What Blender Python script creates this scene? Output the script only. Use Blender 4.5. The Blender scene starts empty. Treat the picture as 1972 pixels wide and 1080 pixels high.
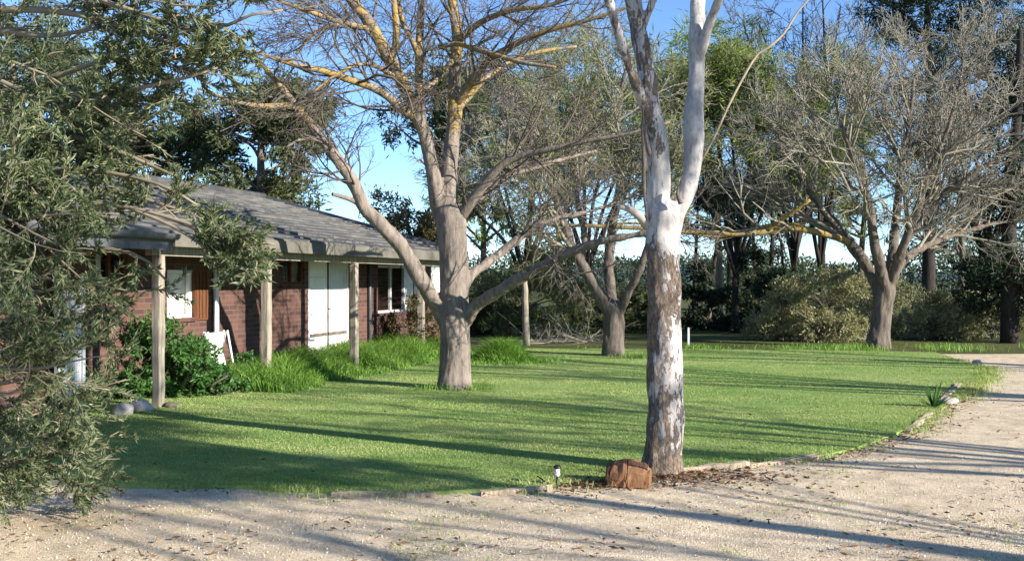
import bpy, math, random
import numpy as np
from mathutils import Vector, noise
rng = np.random.default_rng(11)
random.seed(5)
S = bpy.context.scene
COL = S.collection
F, CH = 1935.0, 1.6           # focal length in photo pixels, camera height
R = math.radians

def P(px, py, d):
    return np.array([(px - 986) / F * d, d, CH - (py - 540) / F * d])
def G(px, py):
    d = F * CH / (py - 540)
    return np.array([(px - 986) / F * d, d, 0.0])
def nrm(a):
    return a / np.maximum(np.linalg.norm(a, axis=-1, keepdims=True), 1e-9)

# ------------------------------------------------------------------ camera, sky, sun
cam = bpy.data.cameras.new('camera'); co = bpy.data.objects.new('camera', cam); COL.objects.link(co)
co.location = (0, 0, CH); co.rotation_euler = (R(90), 0, 0)
cam.sensor_width = 36; cam.lens = 36 * F / 1972; cam.clip_end = 3000; cam.clip_start = 0.05
S.camera = co
SUN_DIR = np.array([0.845, -0.535, 0.0]); SUN_EL = R(20)
sun = bpy.data.lights.new('sun', 'SUN'); so = bpy.data.objects.new('sun', sun); COL.objects.link(so)
sun.energy = 5.0; sun.angle = R(0.53); sun.color = (1.0, 0.94, 0.84)
sv = Vector((SUN_DIR[0] * math.cos(SUN_EL), SUN_DIR[1] * math.cos(SUN_EL), math.sin(SUN_EL)))
so.rotation_euler = sv.to_track_quat('Z', 'Y').to_euler()
W = bpy.data.worlds.new('World'); S.world = W; W.use_nodes = True
nt = W.node_tree; bg = nt.nodes['Background']
sk = nt.nodes.new('ShaderNodeTexSky'); sk.sky_type = 'NISHITA'; sk.sun_disc = False
sk.sun_elevation = SUN_EL; sk.sun_rotation = math.atan2(SUN_DIR[0], SUN_DIR[1])
sk.air_density = 0.75; sk.dust_density = 0.0; sk.ozone_density = 4.5
nt.links.new(sk.outputs[0], bg.inputs[0]); bg.inputs[1].default_value = 0.112
S.view_settings.view_transform = 'Standard'; S.view_settings.look = 'None'
S.view_settings.gamma = 1; S.view_settings.use_curve_mapping = False
S.view_settings.exposure = 1.25
S.cycles.max_bounces = 5; S.cycles.transparent_max_bounces = 8
S.cycles.sample_clamp_indirect = 6

# ------------------------------------------------------------------ mesh helpers
class MB:
    def __init__(s): s.V = []; s.F = []; s.n = 0; s.smooth = []
    def add(s, V, faces, smooth=True):
        V = np.asarray(V, float).reshape(-1, 3); faces = np.asarray(faces, int)
        s.V.append(V); s.F.append(faces + s.n); s.n += len(V); s.smooth.append(np.full(len(faces), smooth))
        return s
    def box(s, a, b, bev=0.0):
        a = np.minimum(a, b).astype(float) if not isinstance(a, tuple) else np.minimum(np.array(a, float), np.array(b, float))
        b = np.maximum(np.array(a, float), np.array(b, float))
        x0, y0, z0 = a; x1, y1, z1 = b
        V = [(x0,y0,z0),(x1,y0,z0),(x1,y1,z0),(x0,y1,z0),(x0,y0,z1),(x1,y0,z1),(x1,y1,z1),(x0,y1,z1)]
        s.add(V, [(0,3,2,1),(4,5,6,7),(0,1,5,4),(1,2,6,5),(2,3,7,6),(3,0,4,7)], False); return s
    def tube(s, pts, rad, sides=8, cap=True, squash=None):
        pts = np.asarray(pts, float); n = len(pts); rad = np.broadcast_to(np.asarray(rad, float), (n,))
        tan = nrm(np.gradient(pts, axis=0))
        ref = np.array([1., 0.13, 0.07]) if abs(tan[0][0]) < .8 else np.array([0., 1., 0.1])
        u = nrm(np.cross(tan[0], ref)); U = [u]
        for i in range(1, n):
            u = U[-1] - tan[i] * np.dot(U[-1], tan[i]); U.append(nrm(u))
        U = np.array(U); Wv = np.cross(tan, U)
        a = np.linspace(0, 2 * np.pi, sides, endpoint=False)
        V = pts[:, None] + rad[:, None, None] * (np.cos(a)[None, :, None] * U[:, None] + np.sin(a)[None, :, None] * Wv[:, None])
        i, j = np.meshgrid(np.arange(n - 1), np.arange(sides), indexing='ij'); j2 = (j + 1) % sides
        q = np.stack([i * sides + j, i * sides + j2, (i + 1) * sides + j2, (i + 1) * sides + j], -1).reshape(-1, 4)
        base = s.n
        s.add(V.reshape(-1, 3), q)
        if cap:
            s.F.append(np.array([np.arange(sides)[::-1]]) + base); s.smooth.append(np.array([False]))
            s.F.append(np.array([np.arange(sides) + (n - 1) * sides]) + base); s.smooth.append(np.array([False]))
        return s
    def tubes(s, Pn, Rn, sides=3):
        N, K = Pn.shape[:2]
        if N == 0: return s
        tan = nrm(np.gradient(Pn, axis=1))
        ref = nrm(rng.normal(size=(N, 1, 3)))
        U = nrm(np.cross(tan, np.broadcast_to(ref, tan.shape))); Wv = np.cross(tan, U)
        a = np.linspace(0, 2 * np.pi, sides, endpoint=False)
        V = Pn[:, :, None] + Rn[:, :, None, None] * (np.cos(a)[:, None] * U[:, :, None] + np.sin(a)[:, None] * Wv[:, :, None])
        n, i, j = np.meshgrid(np.arange(N), np.arange(K - 1), np.arange(sides), indexing='ij'); j2 = (j + 1) % sides
        b = n * K * sides
        q = np.stack([b + i * sides + j, b + i * sides + j2, b + (i + 1) * sides + j2, b + (i + 1) * sides + j], -1).reshape(-1, 4)
        return s.add(V.reshape(-1, 3), q)
    def leaves(s, pos, ax, L, Wd, droop=0.0):
        N = len(pos)
        if N == 0: return s
        L = np.broadcast_to(L, (N,))[:, None]; Wd = np.broadcast_to(Wd, (N,))[:, None]
        ax = nrm(ax); side = nrm(np.cross(ax, rng.normal(size=(N, 3))))
        up = np.cross(side, ax)
        mid = pos + ax * L * .45
        tip = pos + ax * L - up * L * droop
        V = np.stack([pos, mid + side * Wd / 2, tip, mid - side * Wd / 2], 1).reshape(-1, 3)
        q = np.arange(N * 4).reshape(-1, 4)
        return s.add(V, q, False)
    def blades(s, pos, h, w, lean):
        N = len(pos)
        a = rng.uniform(0, 2 * np.pi, N); side = np.stack([np.cos(a), np.sin(a), 0 * a], -1)
        h = np.broadcast_to(h, (N,)); w = np.broadcast_to(w, (N,))
        b = rng.uniform(0, 2 * np.pi, N); ld = np.stack([np.cos(b), np.sin(b), 0 * b], -1) * (h * lean * rng.uniform(.2, 1.2, N))[:, None]
        z = np.array([0, 0, 1.])
        p0 = pos - side * w[:, None] / 2; p1 = pos + side * w[:, None] / 2
        m = pos + z * (h * .6)[:, None] + ld * .35
        m0 = m - side * w[:, None] * .35; m1 = m + side * w[:, None] * .35
        t = pos + z * h[:, None] * (1 - .25 * lean) + ld
        V = np.stack([p0, p1, m1, m0, t], 1).reshape(-1, 3); k = np.arange(N)[:, None] * 5
        s.add(V, k + np.array([[0, 1, 2, 3]]), False)
        s.F.append(k + np.array([[3, 2, 4]]) + (s.n - N * 5)); s.smooth.append(np.full(N, False))
        return s
    def build(s, name, mat, parent=None, org=None):
        V = np.concatenate(s.V) if s.V else np.zeros((0, 3))
        if parent is not None and org is None: org = parent.get('_org', None)
        if org is not None: V = V - np.asarray(org)[None]
        me = bpy.data.meshes.new(name)
        me.vertices.add(len(V)); me.vertices.foreach_set('co', V.astype(np.float32).ravel())
        tot = np.concatenate([np.full(len(f), f.shape[1]) for f in s.F]); loops = np.concatenate([f.ravel() for f in s.F])
        me.loops.add(len(loops)); me.loops.foreach_set('vertex_index', loops.astype(np.int32))
        me.polygons.add(len(tot)); st = np.concatenate([[0], np.cumsum(tot)[:-1]])
        me.polygons.foreach_set('loop_start', st.astype(np.int32)); me.polygons.foreach_set('loop_total', tot.astype(np.int32))
        me.polygons.foreach_set('use_smooth', np.concatenate(s.smooth))
        me.update(calc_edges=True); me.validate()
        me.materials.append(mat)
        o = bpy.data.objects.new(name, me); COL.objects.link(o)
        if parent is not None: o.parent = parent
        elif org is not None: o.location = org
        return o

def thing(name, label, cat, loc, group=None, rz=0.0, local=False):
    o = bpy.data.objects.new(name, None); COL.objects.link(o); o.empty_display_size = .2
    o.location = loc; o.rotation_euler = (0, 0, rz)
    o['label'] = label; o['category'] = cat
    if group: o['group'] = group
    if not local: o['_org'] = [float(v) for v in loc]
    return o
def tag(o, label, cat, group=None, kind=None):
    o['label'] = label; o['category'] = cat
    if group: o['group'] = group
    if kind: o['kind'] = kind
    return o
def struct(o, kind='structure', label=None, cat=None):
    o['kind'] = kind
    if label: o['label'] = label
    if cat: o['category'] = cat
    return o

def spline(ctrl, n):
    c = np.asarray(ctrl, float); m = len(c)
    e = np.vstack([2 * c[0] - c[1], c, 2 * c[-1] - c[-2]])
    d = np.r_[0, np.cumsum(np.linalg.norm(np.diff(c[:, :3], axis=0), axis=1))]; d /= d[-1]
    out = []
    for t in np.linspace(0, 1, n):
        i = min(np.searchsorted(d, t, 'right') - 1, m - 2); u = (t - d[i]) / (d[i + 1] - d[i])
        a, b, g, h = e[i], e[i + 1], e[i + 2], e[i + 3]
        out.append(.5 * ((2 * b) + (g - a) * u + (2 * a - 5 * b + 4 * g - h) * u * u + (3 * b - a - 3 * g + h) * u ** 3))
    return np.array(out)
def limb(ctrl, n=14, d0=None):
    """ctrl rows: px, py, half-width px, depth -> world points and radii"""
    rows = []
    for r in ctrl:
        d = r[3] if len(r) > 3 else d0
        rows.append(np.r_[P(r[0], r[1], d), r[2] / F * d])
    s = spline(rows, n)
    return s[:, :3], np.maximum(s[:, 3], .003)

def kids(Pp, Rp, m, lenr, ang, wander=.18, trop=.05, K=6, rr=.6, rmin=.0025, t0=.2, droop=None, lmin=0.0):
    N, Kp = Pp.shape[:2]
    idx = np.repeat(np.arange(N), m); M = len(idx)
    t = rng.uniform(t0, .98, M); f = t * (Kp - 1); i = np.floor(f).astype(int); u = (f - i)[:, None]
    st = Pp[idx, i] * (1 - u) + Pp[idx, i + 1] * u
    tan = nrm(Pp[idx, i + 1] - Pp[idx, i])
    rad = (Rp[idx, i] * (1 - u[:, 0]) + Rp[idx, i + 1] * u[:, 0]) * rr
    plen = np.linalg.norm(np.diff(Pp, axis=1), axis=2).sum(1)[idx]
    a = R(ang) * rng.uniform(.55, 1.3, M)
    side = nrm(np.cross(tan, rng.normal(size=(M, 3))))
    d = np.cos(a)[:, None] * tan + np.sin(a)[:, None] * side
    L = np.maximum(plen * lenr * rng.uniform(.5, 1.25, M) * (1.15 - .5 * t), lmin)
    pts = [st]
    for k in range(K - 1):
        d = nrm(d + wander * rng.normal(size=(M, 3)) + np.array([0, 0, trop]))
        pts.append(pts[-1] + d * (L / (K - 1))[:, None])
    Pn = np.stack(pts, 1)
    Rn = np.maximum(rad, rmin)[:, None] * np.linspace(1, .35, K)[None]
    return Pn, np.maximum(Rn, rmin * .6)
def resamp(pts, rad, K=12):
    d = np.r_[0, np.cumsum(np.linalg.norm(np.diff(pts, axis=0), axis=1))]; q = np.linspace(0, d[-1], K)
    return np.stack([np.interp(q, d, pts[:, k]) for k in range(3)], 1), np.interp(q, d, rad)
def stack(limbs, K=12):
    a = [resamp(p, r, K) for p, r in limbs]
    return np.stack([x[0] for x in a]), np.stack([x[1] for x in a])
def along(Pn, m, t0=.1):
    """m random points on each path, with tangent"""
    N, K = Pn.shape[:2]; idx = np.repeat(np.arange(N), m)
    f = rng.uniform(t0, .999, len(idx)) * (K - 1); i = np.floor(f).astype(int); u = (f - i)[:, None]
    return Pn[idx, i] * (1 - u) + Pn[idx, i + 1] * u, nrm(Pn[idx, i + 1] - Pn[idx, i])

def remesh(o, voxel, amp=0.0, scale=6.0, zs=.35):
    m = o.modifiers.new('r', 'REMESH'); m.mode = 'VOXEL'; m.voxel_size = voxel
    sm = o.modifiers.new('s', 'SMOOTH'); sm.factor = .5; sm.iterations = 4
    dg = bpy.context.evaluated_depsgraph_get(); ev = o.evaluated_get(dg)
    me = bpy.data.meshes.new_from_object(ev); o.modifiers.clear()
    me.name = o.data.name; old = o.data; o.data = me; bpy.data.meshes.remove(old)
    if amp:
        n = len(me.vertices); co_ = np.empty(n * 3, np.float32); me.vertices.foreach_get('co', co_); co_ = co_.reshape(-1, 3)
        no = np.empty(n * 3, np.float32); me.vertices.foreach_get('normal', no); no = no.reshape(-1, 3)
        h = np.array([noise.noise(Vector((v[0] * scale, v[1] * scale, v[2] * scale * zs))) + .5 * noise.noise(Vector((v[0] * scale * 3, v[1] * scale * 3, v[2] * scale * zs * 2))) for v in co_])
        co_ += no * (h * amp)[:, None]; me.vertices.foreach_set('co', co_.ravel().astype(np.float32))
    me.polygons.foreach_set('use_smooth', np.ones(len(me.polygons), bool)); me.update()
    return o

# ------------------------------------------------------------------ materials
class Mat:
    def __init__(s, name):
        s.m = bpy.data.materials.new(name); s.m.use_nodes = True; s.t = s.m.node_tree
        s.t.nodes.clear(); s.out = s.t.nodes.new('ShaderNodeOutputMaterial')
    def n(s, typ, ins=None, **props):
        nd = s.t.nodes.new('ShaderNode' + typ)
        for k, v in props.items(): setattr(nd, k, v)
        for k, v in (ins or {}).items():
            if isinstance(v, bpy.types.NodeSocket): s.t.links.new(v, nd.inputs[k])
            else: nd.inputs[k].default_value = v
        return nd
    def coord(s, scale=(1, 1, 1), rot=(0, 0, 0), kind='Object'):
        c = s.n('TexCoord').outputs[kind]
        return s.n('Mapping', {'Vector': c, 'Scale': scale, 'Rotation': rot}).outputs[0]
    def noise(s, vec, scale, detail=4, rough=.6, dist=0.0):
        return s.n('TexNoise', {'Vector': vec, 'Scale': scale, 'Detail': detail, 'Roughness': rough, 'Distortion': dist}).outputs['Fac']
    def ramp(s, fac, stops, interp='LINEAR'):
        r = s.n('ValToRGB', {'Fac': fac}); cr = r.color_ramp; cr.interpolation = interp
        while len(cr.elements) < len(stops): cr.elements.new(.5)
        for e, (p, c) in zip(cr.elements, stops):
            e.position = p; e.color = (*c, 1) if hasattr(c, '__len__') else (c, c, c, 1)
        return r.outputs['Color']
    def mix(s, fac, a, b, mode='MIX'):
        m = s.n('MixRGB', {'Fac': fac}, blend_type=mode)
        for k, v in (('Color1', a), ('Color2', b)):
            if isinstance(v, bpy.types.NodeSocket): s.t.links.new(v, m.inputs[k])
            else: m.inputs[k].default_value = (*v, 1)
        return m.outputs[0]
    def math(s, op, a, b=0.0, clamp=False):
        m = s.n('Math', operation=op, use_clamp=clamp)
        for i, v in enumerate((a, b)):
            if isinstance(v, bpy.types.NodeSocket): s.t.links.new(v, m.inputs[i])
            else: m.inputs[i].default_value = v
        return m.outputs[0]
    def bump(s, h, strength=.5, dist=.02):
        return s.n('Bump', {'Height': h, 'Strength': strength, 'Distance': dist}).outputs[0]
    def done(s, col, rough=.8, spec=.3, normal=None, metal=0.0):
        p = s.n('BsdfPrincipled', {'Roughness': rough, 'Specular IOR Level': spec, 'Metallic': metal})
        if isinstance(col, bpy.types.NodeSocket): s.t.links.new(col, p.inputs['Base Color'])
        else: p.inputs['Base Color'].default_value = (*col, 1)
        if normal is not None: s.t.links.new(normal, p.inputs['Normal'])
        s.t.links.new(p.outputs[0], s.out.inputs[0]); return s.m

def m_leaf(name, stops, trans=.35, rough=.5, spec=.3, patch=1.3, pw=.35, psc=(1, 1, 1)):
    m = Mat(name); rnd = m.n('NewGeometry').outputs['Random Per Island']
    big = m.noise(m.coord(psc), patch, 4)
    f = m.math('ADD', m.math('MULTIPLY', rnd, 1 - pw), m.math('MULTIPLY', big, pw))
    c = m.ramp(f, stops)
    p = m.n('BsdfPrincipled', {'Base Color': c, 'Roughness': rough, 'Specular IOR Level': spec})
    tc = m.mix(1.0, c, (1.25, 1.2, .6), 'MULTIPLY')
    t = m.n('BsdfTranslucent', {'Color': tc})
    mx = m.n('MixShader', {0: trans, 1: p.outputs[0], 2: t.outputs[0]})
    m.t.links.new(mx.outputs[0], m.out.inputs[0]); return m.m
def m_bark(name, c1, c2, c3, scale=1.0, lichen=None, bump=.6):
    m = Mat(name); v = m.coord((9 * scale, 9 * scale, 2.2 * scale)); v2 = m.coord()
    n1 = m.noise(v, 1.6, 6, .65, .4); n2 = m.noise(v2, 3.0 * scale, 4)
    c = m.ramp(n1, [(.3, c1), (.55, c2), (.75, c3)])
    c = m.mix(m.math('MULTIPLY', n2, .5), c, c1)
    if lichen:
        lc, zlo, zhi, amt = lichen
        z = m.n('SeparateXYZ', {'Vector': m.n('TexCoord').outputs['Object']}).outputs['Z']
        zf = m.n('MapRange', {'Value': z, 'From Min': zlo, 'From Max': zhi, 'To Min': -.3, 'To Max': amt}).outputs[0]
        ln = m.math('ADD', m.math('MULTIPLY', m.noise(v2, 2.6, 5, .65), .4), m.math('MULTIPLY', m.noise(v2, 11, 6, .75), .6))
        fac = m.ramp(m.math('ADD', ln, zf), [(.49, 0.0), (.55, .9), (.62, 1.0)])
        c = m.mix(fac, c, m.mix(m.noise(v2, 30, 3), lc, tuple(x * .55 for x in lc)))
    return m.done(c, .9, .15, m.bump(n1, bump, .03))
def m_plain(name, c, rough=.6, var=.25, scale=6.0, spec=.3, metal=0.0, bump=.1):
    m = Mat(name); n = m.noise(m.coord(), scale, 5)
    col = m.ramp(n, [(.25, tuple(x * (1 - var) for x in c)), (.75, tuple(min(1, x * (1 + var * .6)) for x in c))])
    return m.done(col, rough, spec, m.bump(n, bump, .01), metal)

LEAF_OLIVE = m_leaf('leaf_grey_olive', [(.1, (.028, .052, .026)), (.4, (.075, .11, .05)), (.68, (.16, .19, .088)), (.9, (.34, .34, .20))], .3, .45, .4)
LEAF_GUM = m_leaf('leaf_gum', [(.1, (.035, .055, .025)), (.5, (.08, .10, .042)), (.9, (.14, .15, .065))], .3)
LEAF_BRONZE = m_leaf('leaf_bronze', [(.1, (.06, .05, .025)), (.5, (.10, .085, .035)), (.9, (.15, .11, .04))], .3)
LEAF_FEATHER = m_leaf('leaf_feathery', [(.1, (.085, .10, .035)), (.5, (.155, .175, .06)), (.9, (.25, .25, .11))], .35)
LEAF_PINE = m_leaf('leaf_pine', [(.1, (.012, .024, .014)), (.5, (.022, .04, .02)), (.9, (.04, .065, .028))], .15)
LEAF_FRESH = m_leaf('leaf_fresh', [(.1, (.10, .145, .03)), (.5, (.19, .25, .055)), (.9, (.31, .36, .10))], .4)
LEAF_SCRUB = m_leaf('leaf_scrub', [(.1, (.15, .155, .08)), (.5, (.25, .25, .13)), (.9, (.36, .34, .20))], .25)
LEAF_GREEN = m_leaf('leaf_green', [(.1, (.03, .085, .022)), (.5, (.065, .155, .04)), (.9, (.12, .24, .06))], .35, .4)
GRASS = m_leaf('grass_lawn', [(.2, (.095, .175, .04)), (.42, (.20, .30, .08)), (.55, (.32, .395, .135)), (.70, (.50, .48, .23))], .3, .6, .2, .9, .72, (.4, 1.1, 1))
GRASS_TALL = m_leaf('grass_tall', [(.1, (.08, .18, .026)), (.5, (.155, .30, .045)), (.9, (.26, .38, .09)), (.96, (.42, .38, .18))], .4, .5)
DRY = m_leaf('dry_litter', [(.1, (.07, .04, .025)), (.5, (.16, .09, .05)), (.9, (.30, .21, .13))], .05, .8, .1)
BARK_GREY = m_bark('bark_grey', (.11, .09, .075), (.25, .205, .17), (.38, .33, .28), 1.0, ((.43, .285, .075), 2.3, 4.0, .02))
BARK_LICHEN = m_bark('bark_lichen', (.10, .08, .055), (.22, .18, .12), (.34, .29, .20), 1.4, ((.42, .28, .07), 1.0, 3.0, .06))
BARK_BROWN = m_bark('bark_brown', (.07, .055, .045), (.165, .135, .11), (.27, .23, .19))
BARK_DARK = m_bark('bark_dark', (.02, .017, .015), (.045, .038, .033), (.08, .068, .058))
BARK_TWIG = m_plain('bark_twig', (.24, .22, .17), .9, .4, 3.0)
BARK_TWIG_DARK = m_plain('bark_twig_dark', (.12, .098, .08), .9, .4, 3.0)
BARK_TAN = m_plain('bark_tan', (.25, .205, .14), .85, .35, 8.0)
DEAD_WOOD = m_plain('dead_wood', (.42, .38, .33), .9, .35, 6.0)

def m_gum():
    m = Mat('gum_bark'); oc = m.n('TexCoord').outputs['Object']
    sx = m.n('SeparateXYZ', {'Vector': oc})
    v = m.coord((7, 7, 2.2)); vf = m.coord((26, 26, 8)); vb = m.coord((5, 5, 1.7))
    nb = m.noise(vb, 1.0, 5, .65, .5); n1 = m.noise(m.coord((17, 17, 6.5)), 1.0, 7, .75, .8); nf = m.noise(m.coord((38, 38, 15)), 1.0, 5, .7)
    # bark coverage by height: rough bark low on the trunk, smooth above
    cov = m.ramp(m.n('MapRange', {'Value': sx.outputs['Z'], 'From Min': 0, 'From Max': 4}).outputs[0],
                 [(0, .50), (.10, .41), (.22, .37), (.30, .36), (.37, .49), (.43, .49), (.47, .28), (.52, .10), (.58, .16), (.68, .22), (1, .24)])
    sidef = m.n('MapRange', {'Value': sx.outputs['X'], 'From Min': -.16, 'From Max': .16, 'To Min': .04, 'To Max': -.05}).outputs[0]
    s = m.math('ADD', m.math('ADD', m.math('MULTIPLY', nb, .42), m.math('MULTIPLY', n1, .58)), m.math('ADD', m.math('MULTIPLY', cov, .5), sidef))
    fac = m.ramp(s, [(.672, 0.0), (.692, .8), (.75, 1.0)])
    smooth = m.ramp(m.math('ADD', m.math('MULTIPLY', n1, .55), m.math('MULTIPLY', m.noise(m.coord((4, 4, 2)), 1.0, 4), .45)), [(.34, (.22, .205, .20)), (.47, (.36, .335, .32)), (.56, (.49, .46, .43)), (.68, (.62, .59, .56))])
    smooth = m.mix(m.ramp(nf, [(.58, 0.0), (.66, .7)]), smooth, (.22, .165, .125))
    rough = m.ramp(nf, [(.32, (.05, .034, .025)), (.46, (.18, .125, .09)), (.58, (.30, .225, .165)), (.72, (.46, .38, .31))])
    c = m.mix(fac, smooth, rough)
    h = m.math('ADD', m.math('MULTIPLY', fac, .8), m.math('MULTIPLY', nf, m.math('ADD', m.math('MULTIPLY', fac, .8), .12)))
    return m.done(c, .75, .25, m.bump(h, 1.0, .035))
GUM = m_gum()

def m_gravel():
    m = Mat('gravel'); v = m.coord(); big = m.noise(v, .55, 5, .65); mid = m.noise(v, 3.5, 5, .65)
    vo = m.n('TexVoronoi', {'Vector': v, 'Scale': 85.0}); vs = m.n('TexVoronoi', {'Vector': v, 'Scale': 210.0})
    peb = m.ramp(m.n('SeparateXYZ', {'Vector': vo.outputs['Color']}).outputs[0], [(0, (.34, .275, .20)), (.4, (.54, .46, .35)), (.75, (.70, .61, .48)), (1, (.84, .77, .66))])
    peb2 = m.ramp(m.n('SeparateXYZ', {'Vector': vs.outputs['Color']}).outputs[1], [(0, (.36, .29, .21)), (.5, (.60, .52, .40)), (1, (.80, .72, .60))])
    c = m.mix(.5, peb, peb2)
    c = m.mix(1.0, c, m.ramp(mid, [(.3, (.66, .64, .63)), (.6, (1.06, 1.05, 1.03))]), 'MULTIPLY')
    soil = m.ramp(m.math('ADD', m.math('MULTIPLY', big, .7), m.math('MULTIPLY', mid, .3)), [(.54, 0.0), (.66, .7)])
    c = m.mix(soil, c, (.33, .25, .18))
    weed = m.math('MULTIPLY', m.ramp(m.noise(v, 1.1, 4), [(.56, 0.0), (.64, 1.0)]), m.ramp(m.noise(v, 14, 3), [(.52, 0.0), (.6, .65)]))
    c = m.mix(weed, c, (.12, .16, .05))
    h = m.math('ADD', m.math('MULTIPLY', vo.outputs['Distance'], -1.0), m.math('MULTIPLY', vs.outputs['Distance'], -.5))
    c = m.mix(1.0, c, (1.15, 1.08, .97), 'MULTIPLY')
    return m.done(c, .9, .15, m.bump(h, .7, .012))
def m_lawn():
    m = Mat('lawn'); v = m.coord(); a = m.noise(v, .45, 5, .6); b = m.noise(v, 22, 5, .7); st = m.noise(m.coord((.4, 4, 1)), 1.2, 4)
    f = m.math('ADD', m.math('ADD', m.math('MULTIPLY', a, .45), m.math('MULTIPLY', b, .35)), m.math('MULTIPLY', st, .2))
    c = m.ramp(f, [(.32, (.08, .15, .04)), (.45, (.165, .26, .07)), (.55, (.26, .33, .11)), (.66, (.43, .41, .20))])
    return m.done(c, .95, .05, m.bump(b, .6, .03))
def m_ground():
    m = Mat('ground'); v = m.coord(); a = m.noise(v, .3, 6, .65); b = m.noise(v, 9, 5, .7)
    c = m.ramp(m.math('ADD', m.math('MULTIPLY', a, .5), m.math('MULTIPLY', b, .5)), [(.35, (.045, .05, .022)), (.5, (.085, .10, .035)), (.62, (.13, .11, .06))])
    return m.done(c, .95, .05, m.bump(b, .6, .04))
def m_brick():
    m = Mat('brick'); c = m.n('TexCoord').outputs['Object']; s = m.n('SeparateXYZ', {'Vector': c})
    v = m.n('CombineXYZ', {'X': m.math('ADD', s.outputs[0], s.outputs[1]), 'Y': s.outputs[2]}).outputs[0]
    b = m.n('TexBrick', {'Vector': v, 'Color1': (.07, .034, .027, 1), 'Color2': (.14, .068, .051, 1), 'Mortar': (.12, .092, .08, 1), 'Scale': 1.0, 'Mortar Size': .008, 'Bias': -.1, 'Brick Width': .24, 'Row Height': .08})
    n = m.noise(c, 3, 5)
    col = m.mix(m.math('MULTIPLY', n, .5), b.outputs['Color'], (.10, .06, .05))
    return m.done(col, .9, .15, m.bump(b.outputs['Fac'], -.6, .012))
def m_roof():
    m = Mat('roof_tile'); c = m.n('TexCoord').outputs['Object']; s = m.n('SeparateXYZ', {'Vector': c})
    v = m.n('CombineXYZ', {'X': s.outputs[0], 'Y': s.outputs[1]}).outputs[0]
    b = m.n('TexBrick', {'Vector': v, 'Color1': (.055, .055, .053, 1), 'Color2': (.135, .13, .122, 1), 'Mortar': (.06, .06, .06, 1), 'Scale': 1.0, 'Mortar Size': .006, 'Brick Width': .22, 'Row Height': .33})
    n = m.noise(c, 1.4, 6, .65); n2 = m.noise(c, 14, 4)
    col = m.mix(m.ramp(n, [(.45, 0.0), (.65, .7)]), b.outputs['Color'], (.17, .16, .13))
    col = m.mix(m.math('MULTIPLY', n2, .5), col, (.09, .09, .09))
    return m.done(col, .85, .25, m.bump(n2, .4, .02))
def m_wood(name, a, b, c3):
    m = Mat(name); v = m.coord((14, 14, 1.2)); n = m.noise(v, 2.0, 6, .7, .3); n2 = m.noise(m.coord(), 4, 4)
    c = m.ramp(n, [(.3, a), (.52, b), (.7, c3)])
    c = m.mix(m.math('MULTIPLY', n2, .45), c, a)
    return m.done(c, .9, .15, m.bump(n, .6, .012))
def m_glass():
    m = Mat('window_glass'); g = m.n('BsdfGlossy', {'Color': (.9, .95, 1, 1), 'Roughness': .03}); t = m.n('BsdfTransparent', {'Color': (.93, .95, .95, 1)})
    lw = m.n('LayerWeight', {'Blend': .25}).outputs['Fresnel']
    mx = m.n('MixShader', {0: m.math('ADD', m.math('MULTIPLY', lw, .45), .06), 1: t.outputs[0], 2: g.outputs[0]})
    m.t.links.new(mx.outputs[0], m.out.inputs[0]); return m.m
GRAVEL, LAWN, GROUND, BRICK, ROOF, GLASS = m_gravel(), m_lawn(), m_ground(), m_brick(), m_roof(), m_glass()
POST = m_wood('weathered_post', (.14, .115, .085), (.30, .265, .21), (.46, .42, .35))
EDGE = m_wood('edging_timber', (.20, .15, .10), (.42, .34, .25), (.58, .49, .38))
REDWOOD = m_wood('stained_timber', (.075, .032, .016), (.14, .058, .027), (.20, .088, .04))
WHITE = m_plain('white_paint', (.80, .79, .75), .5, .1, 5)
WHITE_GREY = m_plain('greyish_white', (.62, .62, .63), .6, .18, 4)
CURTAIN = m_plain('curtain', (.78, .76, .72), .9, .12, 9)
DARK_IN = m_plain('dark_interior', (.02, .018, .017), .9, .2)
GUTTER = m_plain('gutter_grey', (.085, .09, .10), .5, .2)
FASCIA = m_plain('fascia_paint', (.13, .12, .098), .8, .4, 2.5)
BLACK = m_plain('black_plastic', (.02, .02, .02), .4, .2)
STONE = m_plain('pale_stone', (.40, .36, .31), .9, .35, 7, bump=.5)

# ------------------------------------------------------------------ ground, drive, lawn
def poly_sheet(name, pts, z, mat, skirt=0.0):
    pts = np.array(pts); n = len(pts)
    V = np.c_[pts[:, :2], np.full(n, z)]
    mb = MB(); mb.add(V, [list(range(n))], False)
    if skirt:
        V2 = np.r_[V, np.c_[pts[:, :2], np.full(n, z - skirt)]]
        mb.add(V2, [(i, i + n, (i + 1) % n + n, (i + 1) % n) for i in range(n)], False)
    return mb.build(name, mat)
def rough_edge(pts, step=.12, amp=.03):
    out = []
    for a, b in zip(pts[:-1], pts[1:]):
        k = max(1, int(np.linalg.norm(b - a) / step))
        for i in range(k): out.append(a + (b - a) * i / k)
    out.append(pts[-1]); out = np.array(out)
    out[1:-1, :2] += rng.normal(size=(len(out) - 2, 2)) * amp
    return out
gm = MB(); gm.add([(-600, -60, -.02), (600, -60, -.02), (600, 1500, -.02), (-600, 1500, -.02)], [(0, 1, 2, 3)], False)
struct(gm.build('ground', GROUND))
dr = [(-12, -6), (22, -6), (26, 20.5), (16, 22.2), (9.4, 22.0), (7.0, 20.0), (-3, 14), (-12, 12)]
struct(poly_sheet('gravel_drive', [(*p, 0) for p in dr], -.01, GRAVEL))
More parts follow.
